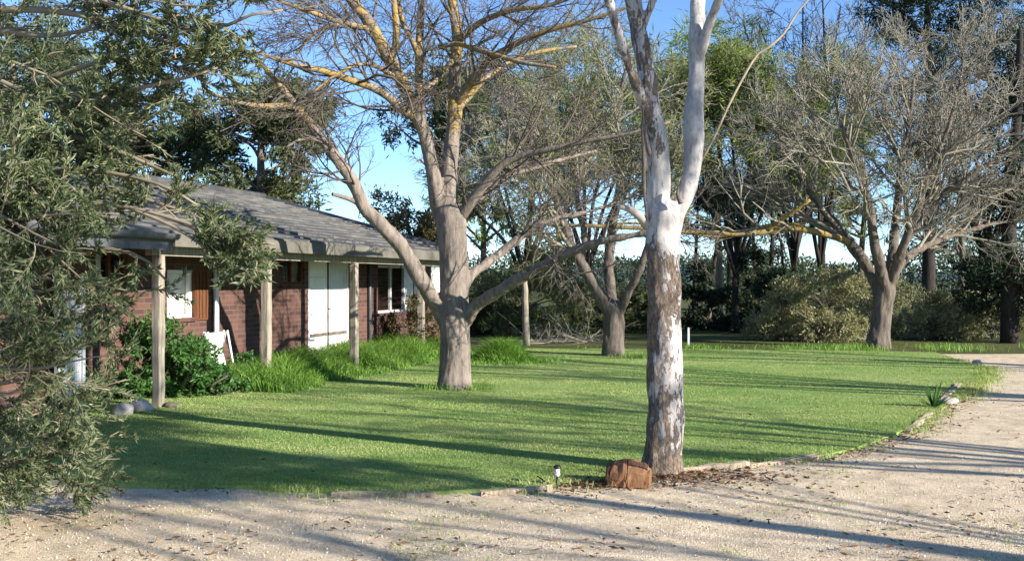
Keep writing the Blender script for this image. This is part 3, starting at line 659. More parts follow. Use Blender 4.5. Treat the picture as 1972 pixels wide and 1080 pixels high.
mids = [
 L([(806, 226, 9, -.25), (791, 222, 9, -.3), (768, 206, 8.5, -.5), (748, 187, 8, -.6), (713, 167, 7.5, -.8), (667, 152, 7, -1), (628, 138, 6.5, -1.2), (577, 128, 5.5, -1.4), (542, 117, 4.5, -1.5), (480, 100, 3, -1.6), (410, 110, 1.8, -1.7)], 26),
 L([(752, 118, 7, -.45), (760, 97, 7, -.5), (763, 60, 6.5, -.5), (760, 20, 6, -.5), (757, -10, 5.5, -.5), (740, -90, 4, -.5)], 16),
 L([(816, 262, 10, -.2), (812, 225, 9, .1), (807, 170, 8.5, .3), (807, 117, 8, .4), (809, 58, 7.5, .5), (812, 0, 6.5, .6), (820, -90, 5, .7), (815, -200, 3, .8)], 22),
 L([(807, 110, 6, .4), (790, 70, 5.5, .4), (776, 45, 5, .4), (765, 0, 4.5, .4), (735, -80, 3, .4)], 14),
 L([(718, 58, 6, -.5), (700, 54, 5.5, -.6), (655, 43, 5.5, -.8), (608, 27, 5, -1.0), (565, 12, 4, -1.2), (500, -15, 3, -1.4)], 16),
 L([(655, 45, 4, -.8), (612, 60, 3.5, -.9), (590, 80, 3, -1), (570, 105, 2.2, -1.1)], 12),
 L([(762, 150, 6, -.4), (745, 140, 5, -.6), (725, 128, 4.5, -.8), (690, 124, 4, -1), (670, 132, 3.5, -1.1), (640, 150, 3, -1.2), (600, 180, 2, -1.3)], 16),
 L([(876, 205, 9, .2), (890, 185, 9, .1), (908, 155, 8.5, -.1), (939, 120, 8, -.3), (966, 101, 7, -.5), (1000, 82, 6, -.7), (1060, 58, 5, -.9), (1130, 40, 4, -1.1), (1220, 10, 2.5, -1.3)], 24),
 L([(878, 215, 7, .2), (900, 190, 6.5, .5), (925, 160, 6, .7), (955, 135, 5.5, .9), (985, 118, 5, 1.1), (1040, 100, 4, 1.3), (1110, 90, 2.5, 1.5)], 20),
 L([(882, 80, 8, .2), (900, 62, 7, 0), (927, 43, 6, -.2), (960, 28, 5.5, -.4), (1000, 18, 5, -.6), (1060, 10, 4, -.8), (1140, -20, 3, -1)], 20),
 L([(878, 110, 6, .2), (860, 130, 5, -.1), (845, 150, 5, -.3), (828, 165, 4.5, -.5), (815, 172, 4, -.6)], 12),
 L([(845, 92, 5, -.2), (880, 85, 5, -.3), (915, 95, 5, -.6), (960, 108, 4.5, -.9), (1010, 122, 4, -1.1), (1070, 130, 2.5, -1.3)], 18),
 L([(885, 420, 13, .0), (900, 398, 12, -.1), (925, 365, 10, -.2), (945, 340, 9, -.3), (970, 315, 7.5, -.4), (1005, 300, 6.5, -.5), (1060, 288, 5.5, -.7), (1130, 272, 4.5, -.9), (1210, 258, 3.5, -1.1), (1290, 235, 2, -1.3)], 26),
 L([(905, 392, 9, .1), (930, 375, 7.5, .3), (955, 350, 6.5, .5), (985, 335, 6, .7), (1040, 320, 5, .9), (1090, 305, 4, 1.1), (1150, 290, 2.5, 1.3)], 20),
 L([(572, 208, 8, -1.0), (555, 185, 6.5, -1.1), (535, 160, 5.5, -1.2), (505, 125, 4.5, -1.3), (470, 95, 3.2, -1.5), (420, 40, 2, -1.6)], 16),
 L([(572, 208, 7, -1.0), (545, 203, 6, -1.2), (520, 205, 5.5, -1.3), (480, 202, 4.5, -1.5), (440, 192, 3.5, -1.7), (380, 170, 2, -1.9)], 16),
 L([(695, 394, 6, -.6), (675, 384, 5, -.7), (655, 378, 4, -.8), (640, 374, 3.5, -.9)], 10),
 L([(625, 275, 5, -.85), (600, 268, 3.5, -1), (575, 270, 3, -1.1), (550, 285, 2, -1.2)], 10),
]
mb = MB()
for i, l in enumerate(thick): mb.tube(*l, 16)
o = mb.build('trunk', BARK_GREY, big); remesh(o, .018, .018, 6, .4)
mb = MB()
for l in mids: mb.tube(*l, 8)
mb.build('limbs', BARK_GREY, big)
Pm, Rm = stack([(l[0][len(l[0]) // 3:], l[1][len(l[0]) // 3:]) for l in thick[1:3] + thick[4:]] + [(thick[3][0][20:], thick[3][1][20:])] + [m_ for i_, m_ in enumerate(mids) if i_ not in (14, 15, 16, 17)])
k1, r1 = kids(Pm, Rm, 13, .42, 46, .14, .03, 9, .34, .007, t0=.04, lmin=.8); r1 = np.minimum(r1, .02 * np.linspace(1, .35, 9))
Pl, Rl = stack([mids[0], mids[4], mids[5], mids[6], mids[14], mids[15], mids[17]]); kx, rx_ = kids(Pl, Rl, 4, .5, 65, .25, -.06, 8, .5, .005, lmin=.7, t0=.02); ky, ry_ = kids(kx, rx_, 5, .5, 50, .25, -.06, 6, .6, .004)
k2, r2 = kids(k1, r1, 6, .5, 42, .18, -.01, 7, .5, .005, lmin=.4)
k3, r3 = kids(k2, r2, 4, .5, 40, .18, -.02, 6, .6, .0042, lmin=.25)
mb = MB(); mb.tubes(k1, r1, 5); mb.tubes(k2, r2, 4); mb.tubes(k3, r3, 3); mb.tubes(kx, rx_, 4); mb.tubes(ky, ry_, 3); mb.build('twigs', BARK_TWIG_DARK, big)

# ------------------------------------------------------------------ generic trees
def bare_tree(name, label, cat, base, limbs, bark, twigmat, n=(7, 6, 4), lens=(.5, .55, .5), rmin=.005, group=None, foliage=None, trop=.06, vox=.03, amp=.03, twigr=None, fol_n=2, fol_size=.14, fol_w=.05, angs=(42, 42, 40), t0=.25, wan=.2):
    b = np.array(base); t = thing(name, label, cat, (b[0], b[1], 0), group)
    mb = MB()
    for l in limbs: mb.tube(*l, 12)
    o = mb.build('trunk', bark, t)
    if vox: remesh(o, vox, amp, 5, .4)
    Pm, Rm = stack([(l[0][len(l[0]) // 4:], l[1][len(l[0]) // 4:]) for l in limbs[1:]])
    k1, r1 = kids(Pm, Rm, n[0], lens[0], angs[0], wan * .8, trop, 8, .5, rmin * 1.6, t0=t0)
    k2, r2 = kids(k1, r1, n[1], lens[1], angs[1], wan, trop * .6, 7, .55, rmin * 1.2)
    mb = MB(); mb.tubes(k1, r1, 5); mb.tubes(k2, r2, 4)
    last = k2
    if n[2]:
        k3, r3 = kids(k2, r2, n[2], lens[2], angs[2], wan, trop * .3, 5, .6, rmin, lmin=.25); mb.tubes(k3, r3, 3); last = k3
    mb.build('twigs', twigmat, t)
    if foliage is not None:
        pos, tan = along(last, fol_n, .2); pos = pos + rng.normal(size=pos.shape) * fol_size * .4
        mb = MB(); mb.leaves(pos, tan + rng.normal(size=tan.shape) * .6 + [0, 0, -.2], rng.uniform(.6, 1.3, len(pos)) * fol_size, fol_w, .15); mb.build('foliage', foliage, t)
    return t

def leafy_tree(name, label, cat, base, trunk, clumps, mat, nleaf, ll, lw, bark=BARK_BROWN, group=None, tr=.15, droop=-.15, shell=.55, part='foliage', fill=1.0):
    """trunk: list of world points; clumps: (centre, radii) ellipsoids of foliage reached by limbs from the trunk"""
    b = np.array(base); t = thing(name, label, cat, (b[0], b[1], 0), group)
    tp = np.array(trunk); tpts = spline(np.c_[tp, np.linspace(tr, tr * .3, len(tp))], 16); mb = MB(); mb.tube(tpts[:, :3], tpts[:, 3], 9)
    pos_all, ax_all = [], []
    vol = np.array([np.prod(r) ** (2 / 3) for _, r in clumps]); share = vol / vol.sum()
    for (c, r), sh in zip(clumps, share):
        c, r = np.array(c, float), np.array(r, float)
        zt_ = c[2] - .6 * np.linalg.norm((c - b)[:2]); j = np.argmin(np.abs(tpts[:, 2] - max(zt_, tpts[3, 2]))); st = tpts[j, :3]; rr = tpts[j, 3] * .55
        mid = (st + c) / 2 + rng.normal(size=3) * .12 * np.linalg.norm(c - st) * [1, 1, .4] + [0, 0, .05 * np.linalg.norm(c - st)]
        lp = spline([st, mid, c], 10); mb.tube(lp, np.linspace(rr, rr * .3 + .004, 10), 6)
        n = int(nleaf * sh); ns = max(6, n // 34)
        d = nrm(rng.normal(size=(ns, 3))); rad_ = rng.uniform(shell, 1.0, ns) ** .7
        sub = c + d * rad_[:, None] * r
        K = 5; Pn = np.stack([c + (sub - c) * u + rng.normal(size=sub.shape) * .05 * u * r for u in np.linspace(.1, 1, K)], 1)
        mb.tubes(Pn, np.maximum(np.linspace(rr * .25, .004, K), .004)[None].repeat(ns, 0), 3)
        w = rng.integers(0, ns, n); sz = r.mean() * .17
        pos = sub[w] + rng.normal(size=(n, 3)) * sz
        pos_all.append(pos); ax_all.append(d[w] * .6 + rng.normal(size=(n, 3)) * .7 + [0, 0, droop])
    mb.build('trunk', bark, t)
    pos, ax = np.vstack(pos_all), np.vstack(ax_all); ok = pos[:, 2] > .02; pos, ax = pos[ok], ax[ok]
    mb = MB(); mb.leaves(pos, ax, rng.uniform(.6, 1.35, len(pos)) * ll, lw * rng.uniform(.7, 1.3, len(pos)), .1); mb.build(part, mat, t)
    return t
def C(px, py, d, rx, ry=None, rd=None):
    """foliage clump: photo position, distance, radii in photo pixels"""
    ry = rx * .75 if ry is None else ry; rd = rx if rd is None else rd
    return (P(px, py, d), (rx / F * d, rd / F * d, ry / F * d))
def clump_fill(x0, x1, y0, y1, d, n, rx, dd=2.0, seed=0):
    r_ = np.random.default_rng(seed); out = []
    while len(out) < n:
        x, y = r_.uniform(x0, x1), r_.uniform(y0, y1)
        u, v = (x - (x0 + x1) / 2) / ((x1 - x0) / 2), (y - (y0 + y1) / 2) / ((y1 - y0) / 2)
        if u * u + v * v > 1.05: continue
        s = rx * r_.uniform(.6, 1.25); out.append(C(x, y, d + r_.uniform(-dd, dd), s, s * r_.uniform(.55, .85)))
    return out
def trunk_px(px, d, ytop, lean=0.0, n=5):
    z1 = CH - (ytop - 540) / F * d; x0 = (px - 986) / F * d
    return [np.array([x0 + lean * (k / (n - 1)) + rng.normal() * .08, d + rng.normal() * .05, -.1 + (z1 + .1) * k / (n - 1)]) for k in range(n)]

# middle tree behind the lawn
D3 = F * CH / 146.0
l3 = lambda rows, n=16: limb([(r[0], r[1], r[2], D3 + (r[3] if len(r) > 3 else 0)) for r in rows], n)
bare_tree('forked_tree', 'forked dark brown tree at the far edge of the lawn, left of the gum trunk', 'tree', P(1182, 685, D3), [
 l3([(1181, 700, 28), (1182, 685, 24), (1182, 640, 21), (1180, 600, 20), (1178, 580, 14)], 16),
 l3([(1176, 610, 13), (1160, 575, 13), (1135, 535, 11.5), (1112, 495, 10), (1095, 460, 9), (1075, 400, 7), (1050, 320, 5), (1020, 240, 3)], 18),
 l3([(1188, 610, 11), (1203, 580, 9, -.2), (1222, 540, 8, -.4), (1240, 495, 7.5, -.6), (1252, 450, 7, -.6), (1280, 360, 5, -.6), (1310, 260, 3, -.6)], 18),
 l3([(1180, 600, 12), (1174, 550, 11, .3), (1172, 500, 10, .5), (1180, 430, 9, .6), (1195, 340, 7, .8), (1190, 230, 5, .9), (1210, 110, 3, 1)], 18),
 l3([(1120, 510, 7), (1125, 450, 6, .8), (1110, 380, 5, 1.5), (1120, 290, 3.5, 2), (1100, 180, 2, 2.4)], 14),
 ], BARK_BROWN, BARK_TWIG, n=(12, 9, 6), lens=(.5, .5, .5), rmin=.009, foliage=LEAF_FEATHER, fol_n=2, fol_size=.2, fol_w=.028, t0=.1)

# right hand spreading tree
D4 = F * CH / 128.0
l4 = lambda rows, n=18: limb([(r[0], r[1], r[2], D4 + (r[3] if len(r) > 3 else 0)) for r in rows], n)
l4s = [
 l4([(1692, 690, 30), (1692, 668, 25), (1695, 630, 20), (1700, 590, 19), (1704, 555, 20), (1703, 530, 14)], 18),
 l4([(1698, 570, 13), (1684, 540, 12, .2), (1665, 505, 11, .3), (1630, 460, 10, .5), (1595, 415, 8, .8), (1560, 370, 6, 1), (1520, 300, 4, 1.2), (1490, 230, 2.5, 1.4)]),
 l4([(1702, 560, 13), (1695, 510, 11, -.3), (1682, 455, 9.5, -.5), (1672, 390, 8, -.8), (1650, 320, 6, -1), (1620, 240, 4, -1.2), (1600, 150, 2.5, -1.3)]),
 l4([(1708, 560, 12), (1716, 515, 11, .2), (1722, 465, 9.5, .4), (1728, 400, 8, .5), (1735, 330, 6.5, .6), (1750, 250, 5, .7), (1760, 150, 3, .8)]),
 l4([(1710, 560, 11), (1728, 510, 10, -.3), (1745, 460, 8.5, -.6), (1770, 395, 7, -.9), (1790, 330, 5.5, -1.1), (1825, 250, 4, -1.3), (1850, 150, 2.5, -1.5)]),
 l4([(1712, 550, 11), (1735, 505, 10, .4), (1770, 480, 8, .8), (1820, 458, 6.5, 1.2), (1880, 440, 5, 1.5), (1930, 425, 3, 1.8)]),
 l4([(1725, 500, 8), (1760, 440, 7, -.2), (1810, 380, 6, -.4), (1865, 340, 5, -.5), (1930, 300, 4, -.6), (1985, 250, 2.5, -.7)]),
 # the long yellow limb reaching left
 l4([(1640, 470, 7, .5), (1610, 457, 6.5, .2), (1560, 444, 6.5, 0), (1520, 440, 6.5, -.2), (1470, 446, 7, -.4), (1430, 450, 6.5, -.5), (1380, 448, 5.5, -.7), (1320, 446, 5, -.8), (1250, 440, 4.5, -.9), (1180, 437, 4, -1), (1110, 434, 3.2, -1), (1055, 434, 2, -1)], 30),
 l4([(1475, 445, 5, -.4), (1500, 425, 4.5, -.6), (1525, 410, 4, -.8), (1560, 385, 3, -1)], 12),
 l4([(1580, 450, 5, .1), (1520, 432, 4, .3), (1450, 440, 3.6, .4), (1390, 455, 3.2, .4), (1330, 450, 2.6, .4), (1230, 430, 2.2, .4), (1120, 438, 1.5, .4)], 20),
]
rt = bare_tree('spreading_tree', 'wide spreading bare twiggy tree on the right with one long yellow limb', 'tree', P(1693, 668, D4), l4s[:7], BARK_BROWN, BARK_TWIG, n=(17, 12, 8), lens=(.6, .5, .45), rmin=.0085, angs=(46, 38, 36), trop=.04, t0=.06, wan=.17)
mb = MB()
for l in l4s[7:]: mb.tube(*l, 8)
o = mb.build('limb', BARK_LICHEN, rt); o['label'] = 'long horizontal limb covered in yellow lichen'
Pm, Rm = stack(l4s[7:]); k1, r1 = kids(Pm, Rm, 9, .22, 45, .22, .05, 7, .5, .007); k2, r2 = kids(k1, r1, 4, .5, 45, .22, .02, 5, .6, .006)
mb = MB(); mb.tubes(k1, r1, 4); mb.tubes(k2, r2, 3); mb.build('twigs', BARK_TWIG, rt)

# ------------------------------------------------------------------ background planting
BG = 'trees standing behind the lawn and house'
leafy_tree('gum_tree', 'dense olive gum tree rising behind the house roof, left of the sky gap', 'tree', P(500, 540, 33) * [1, 1, 0], trunk_px(500, 33, 190), clump_fill(395, 640, 165, 400, 33, 22, 55, 2, 1), LEAF_GUM, 16000, .26, .07, group=BG, tr=.25)
leafy_tree('gum_tree', 'dark gum tree behind the left end of the house roof', 'tree', P(260, 540, 36) * [1, 1, 0], trunk_px(260, 36, 150), clump_fill(110, 400, 130, 400, 36, 18, 60, 2, 2), LEAF_GUM, 12000, .28, .07, group=BG, tr=.25)
leafy_tree('gum_tree', 'tall gum tree behind the house at the far left of the photo', 'tree', P(20, 540, 38) * [1, 1, 0], trunk_px(20, 38, 50), clump_fill(-160, 170, 20, 400, 38, 22, 62, 2, 3), LEAF_GUM, 12000, .28, .07, group=BG, tr=.28)
leafy_tree('bronze_tree', 'small bronze leaved tree just past the end of the house roof', 'tree', P(790, 540, 30) * [1, 1, 0], trunk_px(790, 30, 400), clump_fill(715, 850, 375, 500, 30, 12, 34, 1.2, 4), LEAF_BRONZE, 6000, .16, .05, group=BG, tr=.12)
leafy_tree('gum_tree', 'tall green gum tree standing directly behind the lichen tree', 'tree', P(845, 540, 40) * [1, 1, 0], trunk_px(845, 40, 130), clump_fill(765, 960, 70, 480, 40, 20, 48, 2, 5), LEAF_GUM, 10000, .28, .07, group=BG, tr=.25)
def bare_bg(px, d, ytop, spread, label, leaf=None, tm=BARK_TWIG, hw=6.5, n=(12, 10, 7), fs=.16, fn=1, name='bare_tree', seed=0):
    r_ = np.random.default_rng(seed); base = P(px, 540 + F * CH / d, d); yb = 540 + F * CH / d; ls = [limb([(px, yb + 12, hw * 1.3, d), (px, yb, hw * 1.1, d), (px + r_.uniform(-5, 5), yb - 60, hw, d), (px + r_.uniform(-8, 8), yb - 120, hw * .7, d)], 12)]
    m = 7
    for k in range(m):
        xe = px + spread * (k - (m - 1) / 2) / ((m - 1) / 2) + r_.uniform(-20, 20); ye = ytop + abs(k - (m - 1) / 2) * 28 + r_.uniform(-20, 30); de = r_.uniform(-2, 2); y0 = yb - r_.uniform(70, 140)
        ls.append(limb([(px, y0, hw * .6, d), (px + (xe - px) * .25 + r_.uniform(-8, 8), y0 + (ye - y0) * .35, hw * .5, d + de * .3), (px + (xe - px) * .65 + r_.uniform(-10, 10), y0 + (ye - y0) * .68, hw * .36, d + de * .7), (xe, ye, hw * .18, d + de)], 14))
    return bare_tree(name, label, 'tree', base, ls, BARK_DARK, tm, n=n, lens=(.42, .5, .5), rmin=.011, group=BG, foliage=leaf, vox=None, fol_n=fn, fol_size=fs, fol_w=.035)
bare_bg(1010, 29, 210, 150, 'bare brown twiggy tree behind the right limbs of the lichen tree', seed=1)
bare_bg(1130, 33, 90, 170, 'feathery yellow green tree behind the forked tree', LEAF_FRESH, fs=.2, fn=2, name='feathery_tree', seed=2)
bare_bg(1420, 31, 100, 190, 'feathery light green tree directly right of the gum trunk', LEAF_FRESH, fs=.2, fn=4, name='feathery_tree', seed=3)
bare_bg(1530, 38, 170, 130, 'slender twiggy olive tree between the pines and the spreading tree', LEAF_FRESH, fs=.2, fn=2, name='feathery_tree', seed=4)
bare_bg(1580, 45, -40, 150, 'tall fine bare tree against the sky gap at upper right', tm=BARK_TWIG_DARK, n=(9, 7, 5), seed=5)
bare_bg(1900, 31, 40, 190, 'pale bare twiggy tree leaning in at the right edge of the photo', seed=6)
# dark pines at upper right and right edge
leafy_tree('pine_tree', 'tall dark pine towering at the upper right behind the spreading tree', 'tree', P(1790, 540, 42) * [1, 1, 0], trunk_px(1790, 42, -120), [C(1730, 30, 42, 75, 40), C(1700, 5, 42, 50, 30), C(1800, 60, 43, 70, 45), C(1850, 110, 41, 70, 35), C(1780, 175, 42, 65, 35), C(1900, 40, 42, 80, 50), C(1850, -40, 42, 120, 60), C(1740, -60, 42, 100, 50), C(1840, 215, 43, 60, 30)], LEAF_PINE, 13000, .34, .05, BARK_DARK, BG, .3)
leafy_tree('pine_tree', 'black trunked dark tree at the right edge beside the gravel', 'tree', P(1945, 668, 26) * [1, 1, 0], trunk_px(1945, 26, 60, .2), [C(1950, 220, 27, 80, 70), C(1990, 330, 26, 80, 60), C(1935, 430, 27, 60, 50), C(1960, 510, 26, 70, 45), C(1900, 560, 27, 55, 40), C(1900, 610, 28, 55, 35), C(2020, 560, 26, 80, 60), C(1960, 120, 27, 70, 50), C(2010, 180, 27, 70, 50)], LEAF_PINE, 12000, .24, .045, BARK_DARK, BG, .24)
# stand of slender pines behind the gum
for k, (px, d, hw, lab) in enumerate(((1343, 40, .10, 'slender dark pine nearest the gum trunk in the pine stand'), (1372, 43, .11, 'second slender pine from the gum trunk'), (1411, 38, .17, 'thickest dark trunk in the middle of the pine stand'), (1449, 44, .10, 'thin pine right of the thickest trunk'), (1482, 39, .13, 'dark pine at the right side of the stand'), (1512, 46, .09, 'thinnest pine, last on the right of the stand'))):
    cl = clump_fill(px - 45, px + 45, 300, 430, d, 6, 30, 1, 30 + k) + [C(px + rng.uniform(-30, 30), rng.uniform(430, 490), d, 16, 9) for _ in range(3)]
    leafy_tree('pine_tree', lab, 'tree', P(px, 540, d) * [1, 1, 0], trunk_px(px, d, 320, rng.uniform(-.4, .4)), cl, LEAF_PINE, 1800, .3, .05, BARK_DARK, 'slender pines behind the gum tree', hw)
SH = 'shrubs along the far edge of the lawn'
def shrub(label, px0, px1, py0, d, mat, n, ll, lw, name='shrub', nc=12, group=SH, seed=0, rx=None):
    yb = 540 + F * CH / d; cx = (px0 + px1) / 2; r_ = rx or (px1 - px0) * .2
    cl = clump_fill(px0, px1, py0, yb - 5, d, nc, r_, .8, seed) + [C(px0 + (px1 - px0) * u, yb - r_ * .4, d, r_ * .8) for u in (.12, .37, .63, .88)]
    return leafy_tree(name, label, 'shrub', P(cx, 540, d) * [1, 1, 0], trunk_px(cx, d, (py0 + yb) / 2), cl, mat, n, ll, lw, BARK_BROWN, group, .06, -.05)
shrub('olive green shrub behind the lawn between the lichen and forked trees', 925, 1110, 470, 29, LEAF_FEATHER, 9000, .15, .045, nc=16, seed=50)
shrub('dark shrub in shade behind the forked tree trunk', 1100, 1260, 520, 31, LEAF_GUM, 6000, .17, .05, seed=51)
shrub('near black shrub beneath the pines, right of the gum trunk', 1315, 1420, 500, 33, LEAF_PINE, 6000, .18, .05, seed=52)
shrub('tall black green shrub beside the sunlit scrub', 1410, 1515, 485, 31, LEAF_PINE, 7000, .18, .05, seed=53)
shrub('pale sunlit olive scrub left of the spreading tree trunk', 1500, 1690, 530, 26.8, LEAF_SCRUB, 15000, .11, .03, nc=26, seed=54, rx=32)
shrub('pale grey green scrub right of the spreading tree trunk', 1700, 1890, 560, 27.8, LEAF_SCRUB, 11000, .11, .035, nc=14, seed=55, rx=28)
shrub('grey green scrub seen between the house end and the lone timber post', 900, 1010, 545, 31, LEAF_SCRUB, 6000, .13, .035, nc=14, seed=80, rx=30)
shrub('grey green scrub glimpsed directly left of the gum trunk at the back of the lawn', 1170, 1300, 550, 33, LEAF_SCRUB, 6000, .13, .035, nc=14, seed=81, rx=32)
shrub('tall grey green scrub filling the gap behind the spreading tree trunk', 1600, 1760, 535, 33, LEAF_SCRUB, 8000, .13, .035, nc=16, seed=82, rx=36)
shrub('dark wide shrub at the back between the slender pines and the pale scrub', 1420, 1600, 520, 36, LEAF_GUM, 7000, .18, .05, nc=16, seed=83, rx=42)
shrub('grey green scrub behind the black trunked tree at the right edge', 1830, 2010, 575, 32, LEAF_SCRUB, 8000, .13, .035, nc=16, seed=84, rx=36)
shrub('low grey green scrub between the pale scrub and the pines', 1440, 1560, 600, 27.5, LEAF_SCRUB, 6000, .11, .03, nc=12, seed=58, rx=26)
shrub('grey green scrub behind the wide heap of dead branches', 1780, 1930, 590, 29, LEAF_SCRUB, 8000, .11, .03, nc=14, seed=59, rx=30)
shrub('dark shrub hanging low at the right behind the brush heap', 1820, 1940, 480, 30, LEAF_PINE, 6000, .18, .05, seed=56)
shrub('dull brown shrub past the end of the house', 880, 960, 560, 30, LEAF_BRONZE, 4000, .14, .04, seed=57)
for k, (px, d, yt, w, lab) in enumerate(((930, 46, 260, 90, 'distant feathery tree between the stems of the lichen tree'), (1075, 50, 60, 110, 'tall distant feathery tree above the fork of the middle tree'), (1385, 47, 60, 110, 'distant feathery tree just right of the gum limbs'), (1660, 50, 210, 100, 'distant feathery tree behind the spreading tree'), (1850, 48, 260, 110, 'distant feathery tree behind the right edge of the photo'))):
    leafy_tree('feathery_tree', lab, 'tree', P(px, 540, d) * [1, 1, 0], trunk_px(px, d, yt + 80), clump_fill(px - w, px + w, yt, 460, d, 16, 48, 2, 70 + k), (LEAF_FRESH, LEAF_FRESH, LEAF_FRESH, LEAF_FEATHER, LEAF_GUM)[k], 6000, .42, .05, group=BG, tr=.2)
# far wood and hill
mb = MB(); n = 70000; X = rng.uniform(-90, 90, n); Y = rng.uniform(85, 120, n); top = 3.8 + 2.8 * np.array([noise.noise(Vector((x * .11, y * .05, 0))) for x, y in zip(X, Y)]); Z = top * rng.uniform(0, 1, n) ** .6
mb.leaves(np.c_[X, Y, Z], rng.normal(size=(n, 3)), rng.uniform(.25, .6, n), .2)
tag(mb.build('far_wood', LEAF_PINE), 'low line of far trees on the horizon', 'woodland', kind='stuff')
mb = MB(); nx = 90; xs = np.linspace(-700, 700, nx); hh = np.array([14 + 9 * noise.noise(Vector((x * .004, 0, 0))) + 2 * noise.noise(Vector((x * .02, 4, 0))) for x in xs])
V = np.r_[np.c_[xs, np.full(nx, 900), np.full(nx, -1)], np.c_[xs, np.full(nx, 1000), hh], np.c_[xs, np.full(nx, 1250), np.full(nx, -1)]]
mb.add(V, [(r * nx + i, r * nx + i + 1, (r + 1) * nx + i + 1, (r + 1) * nx + i) for r in (0, 1) for i in range(nx - 1)])
struct(mb.build('hills', m_plain('hill', (.10, .14, .17), .95, .3, .02)))

# brush heaps of dead sticks
def brush(label, px0, px1, py0, d, n, mat=DEAD_WOOD, r=.012):
    yb = 540 + F * CH / d; b = P((px0 + px1) / 2, yb, d); W_ = (px1 - px0) / F * d; Hh = (yb - py0) / F * d
    st = np.c_[b[0] + rng.normal(size=n) * W_ * .3, d + rng.normal(size=n) * .5, np.abs(rng.normal(size=n)) * Hh * .35]
    dr_ = nrm(rng.normal(size=(n, 3)) * [1, .6, .45] + [0, 0, .15]); Ln = rng.uniform(.25, 1.0, n) ** 1.5 * 1.5; pts = [st]
    for k in range(5): dr_ = nrm(dr_ + rng.normal(size=(n, 3)) * .15); pts.append(np.maximum(pts[-1] + dr_ * Ln[:, None] / 5, [-99, 0, .02]))
    Pn = np.stack(pts, 1); mb = MB(); mb.tubes(Pn, (r * rng.uniform(.3, 1.5, n) ** 1.4)[:, None] * np.linspace(1, .3, 6)[None], 4)
    k2, r2 = kids(Pn[: n // 2], np.full((n // 2, 6), r * .5), 4, .4, 45, K=4, rmin=.004); mb.tubes(k2, r2, 3)
    o = mb.build('brush_heap', mat, None, org=(b[0], b[1], 0)); return tag(o, label, 'brush heap', 'heaps of dead branches')
brush('heap of pale dead branches left of the spreading tree trunk', 1590, 1680, 632, 27.4, 36)
brush('wide heap of grey dead branches right of the spreading tree trunk', 1710, 1900, 632, 28.3, 70)
brush('brown twig heap at the edge of the lawn left of the forked tree', 1035, 1160, 645, 26.5, 110, BARK_TWIG, .012)

# ------------------------------------------------------------------ tall grass, garden shrubs
def tw_pts(n, t0, t1, w0, w1):
    t, w = rng.uniform(t0, t1, n), rng.uniform(w0, w1, n); return np.c_[H0[0] + HX[0] * t + HY[0] * w, H0[1] + HX[1] * t + HY[1] * w, np.zeros(n)]
q = tw_pts(17000, 1.8, 10.4, -.85, 1.15)
nz = np.array([noise.noise(Vector((p[0] * 1.3, p[1] * 1.3, 5))) for p in q]); q, nz = q[nz > -.35], nz[nz > -.35]
q[:, 2] = LZ
loc = (q[:, :2] - H0) @ np.stack([HX, HY], 1); ramp_ = np.clip((loc[:, 1] + .95) / .9, .12, 1)
h = (.30 + .32 * nz + rng.uniform(0, .18, len(q))) * ramp_
mb = MB(); mb.blades(q, np.maximum(h, .06), .016, .75)
c0 = G(968, 700); n = 5000; a = rng.normal(size=(n, 2)) * [.42, .32]; q = np.c_[c0[0] + a[:, 0], c0[1] + .3 + a[:, 1], np.full(n, LZ)]
mb.blades(q, np.maximum(.58 * np.exp(-(a[:, 0] / .5) ** 2 - (a[:, 1] / .45) ** 2), .08) * rng.uniform(.7, 1.2, n), .016, .8)
tag(mb.build('tall_grass', GRASS_TALL), 'rank bright green grass growing along the house front', 'grass', kind='stuff')
# tufts round tree feet and back edge
mb = MB()
for (px, py, n, sp, hh) in ((877, 752, 900, .34, .16), (1182, 690, 1600, .55, .28), (1693, 675, 2200, .9, .35), (1945, 672, 1600, 1.2, .3), (1330, 672, 1600, 1.0, .25), (1450, 672, 1600, 1.0, .25), (1270, 690, 1000, .9, .18), (1580, 668, 1200, 1.2, .2), (1800, 672, 1500, 1.2, .25)):
    c = G(px, py); n = int(n * .4); hh *= .65 if px > 900 else 1; q = c + np.c_[rng.normal(size=n) * sp, rng.normal(size=n) * sp * .4, np.zeros(n)]; q = q[np.sin(q[:, 0] * 2.3 + px) + rng.normal(size=n) * .4 > -.1]; n = len(q); mb.blades(q, rng.uniform(.3, 1.1, n) * hh, .013, .8)
tag(mb.build('grass_tufts', GRASS_TALL), 'longer grass tufts round the tree feet and lawn end', 'grass', kind='stuff')
GS = 'garden shrubs against the house'
shrub('taller leafy green shrub right of the nearest verandah post', 318, 395, 665, 13.9, LEAF_GREEN, 4500, .075, .032, nc=14, group=GS, seed=60, rx=26)
shrub('low leafy green shrub in front of the white folding panels', 385, 475, 712, 14.2, LEAF_GREEN, 3500, .07, .03, nc=10, group=GS, seed=65, rx=20)
shrub('dark green shrub left of the nearest verandah post', 205, 300, 620, 13.9, LEAF_GREEN, 4500, .075, .032, nc=14, group=GS, seed=61, rx=30)
shrub('low green plant between the white folding panels and second post', 440, 505, 690, 15.4, LEAF_GREEN, 2500, .07, .03, nc=8, group=GS, seed=62, rx=22)
shrub('dark shrub below the window, behind the nearest post', 265, 390, 600, 14.3, LEAF_GREEN, 5000, .075, .032, nc=14, group=GS, seed=63, rx=32)
shrub('dark twiggy shrub under the last window by the lichen tree', 745, 850, 590, 21.5, LEAF_BRONZE, 3500, .08, .03, nc=12, group=GS, seed=64, rx=22)

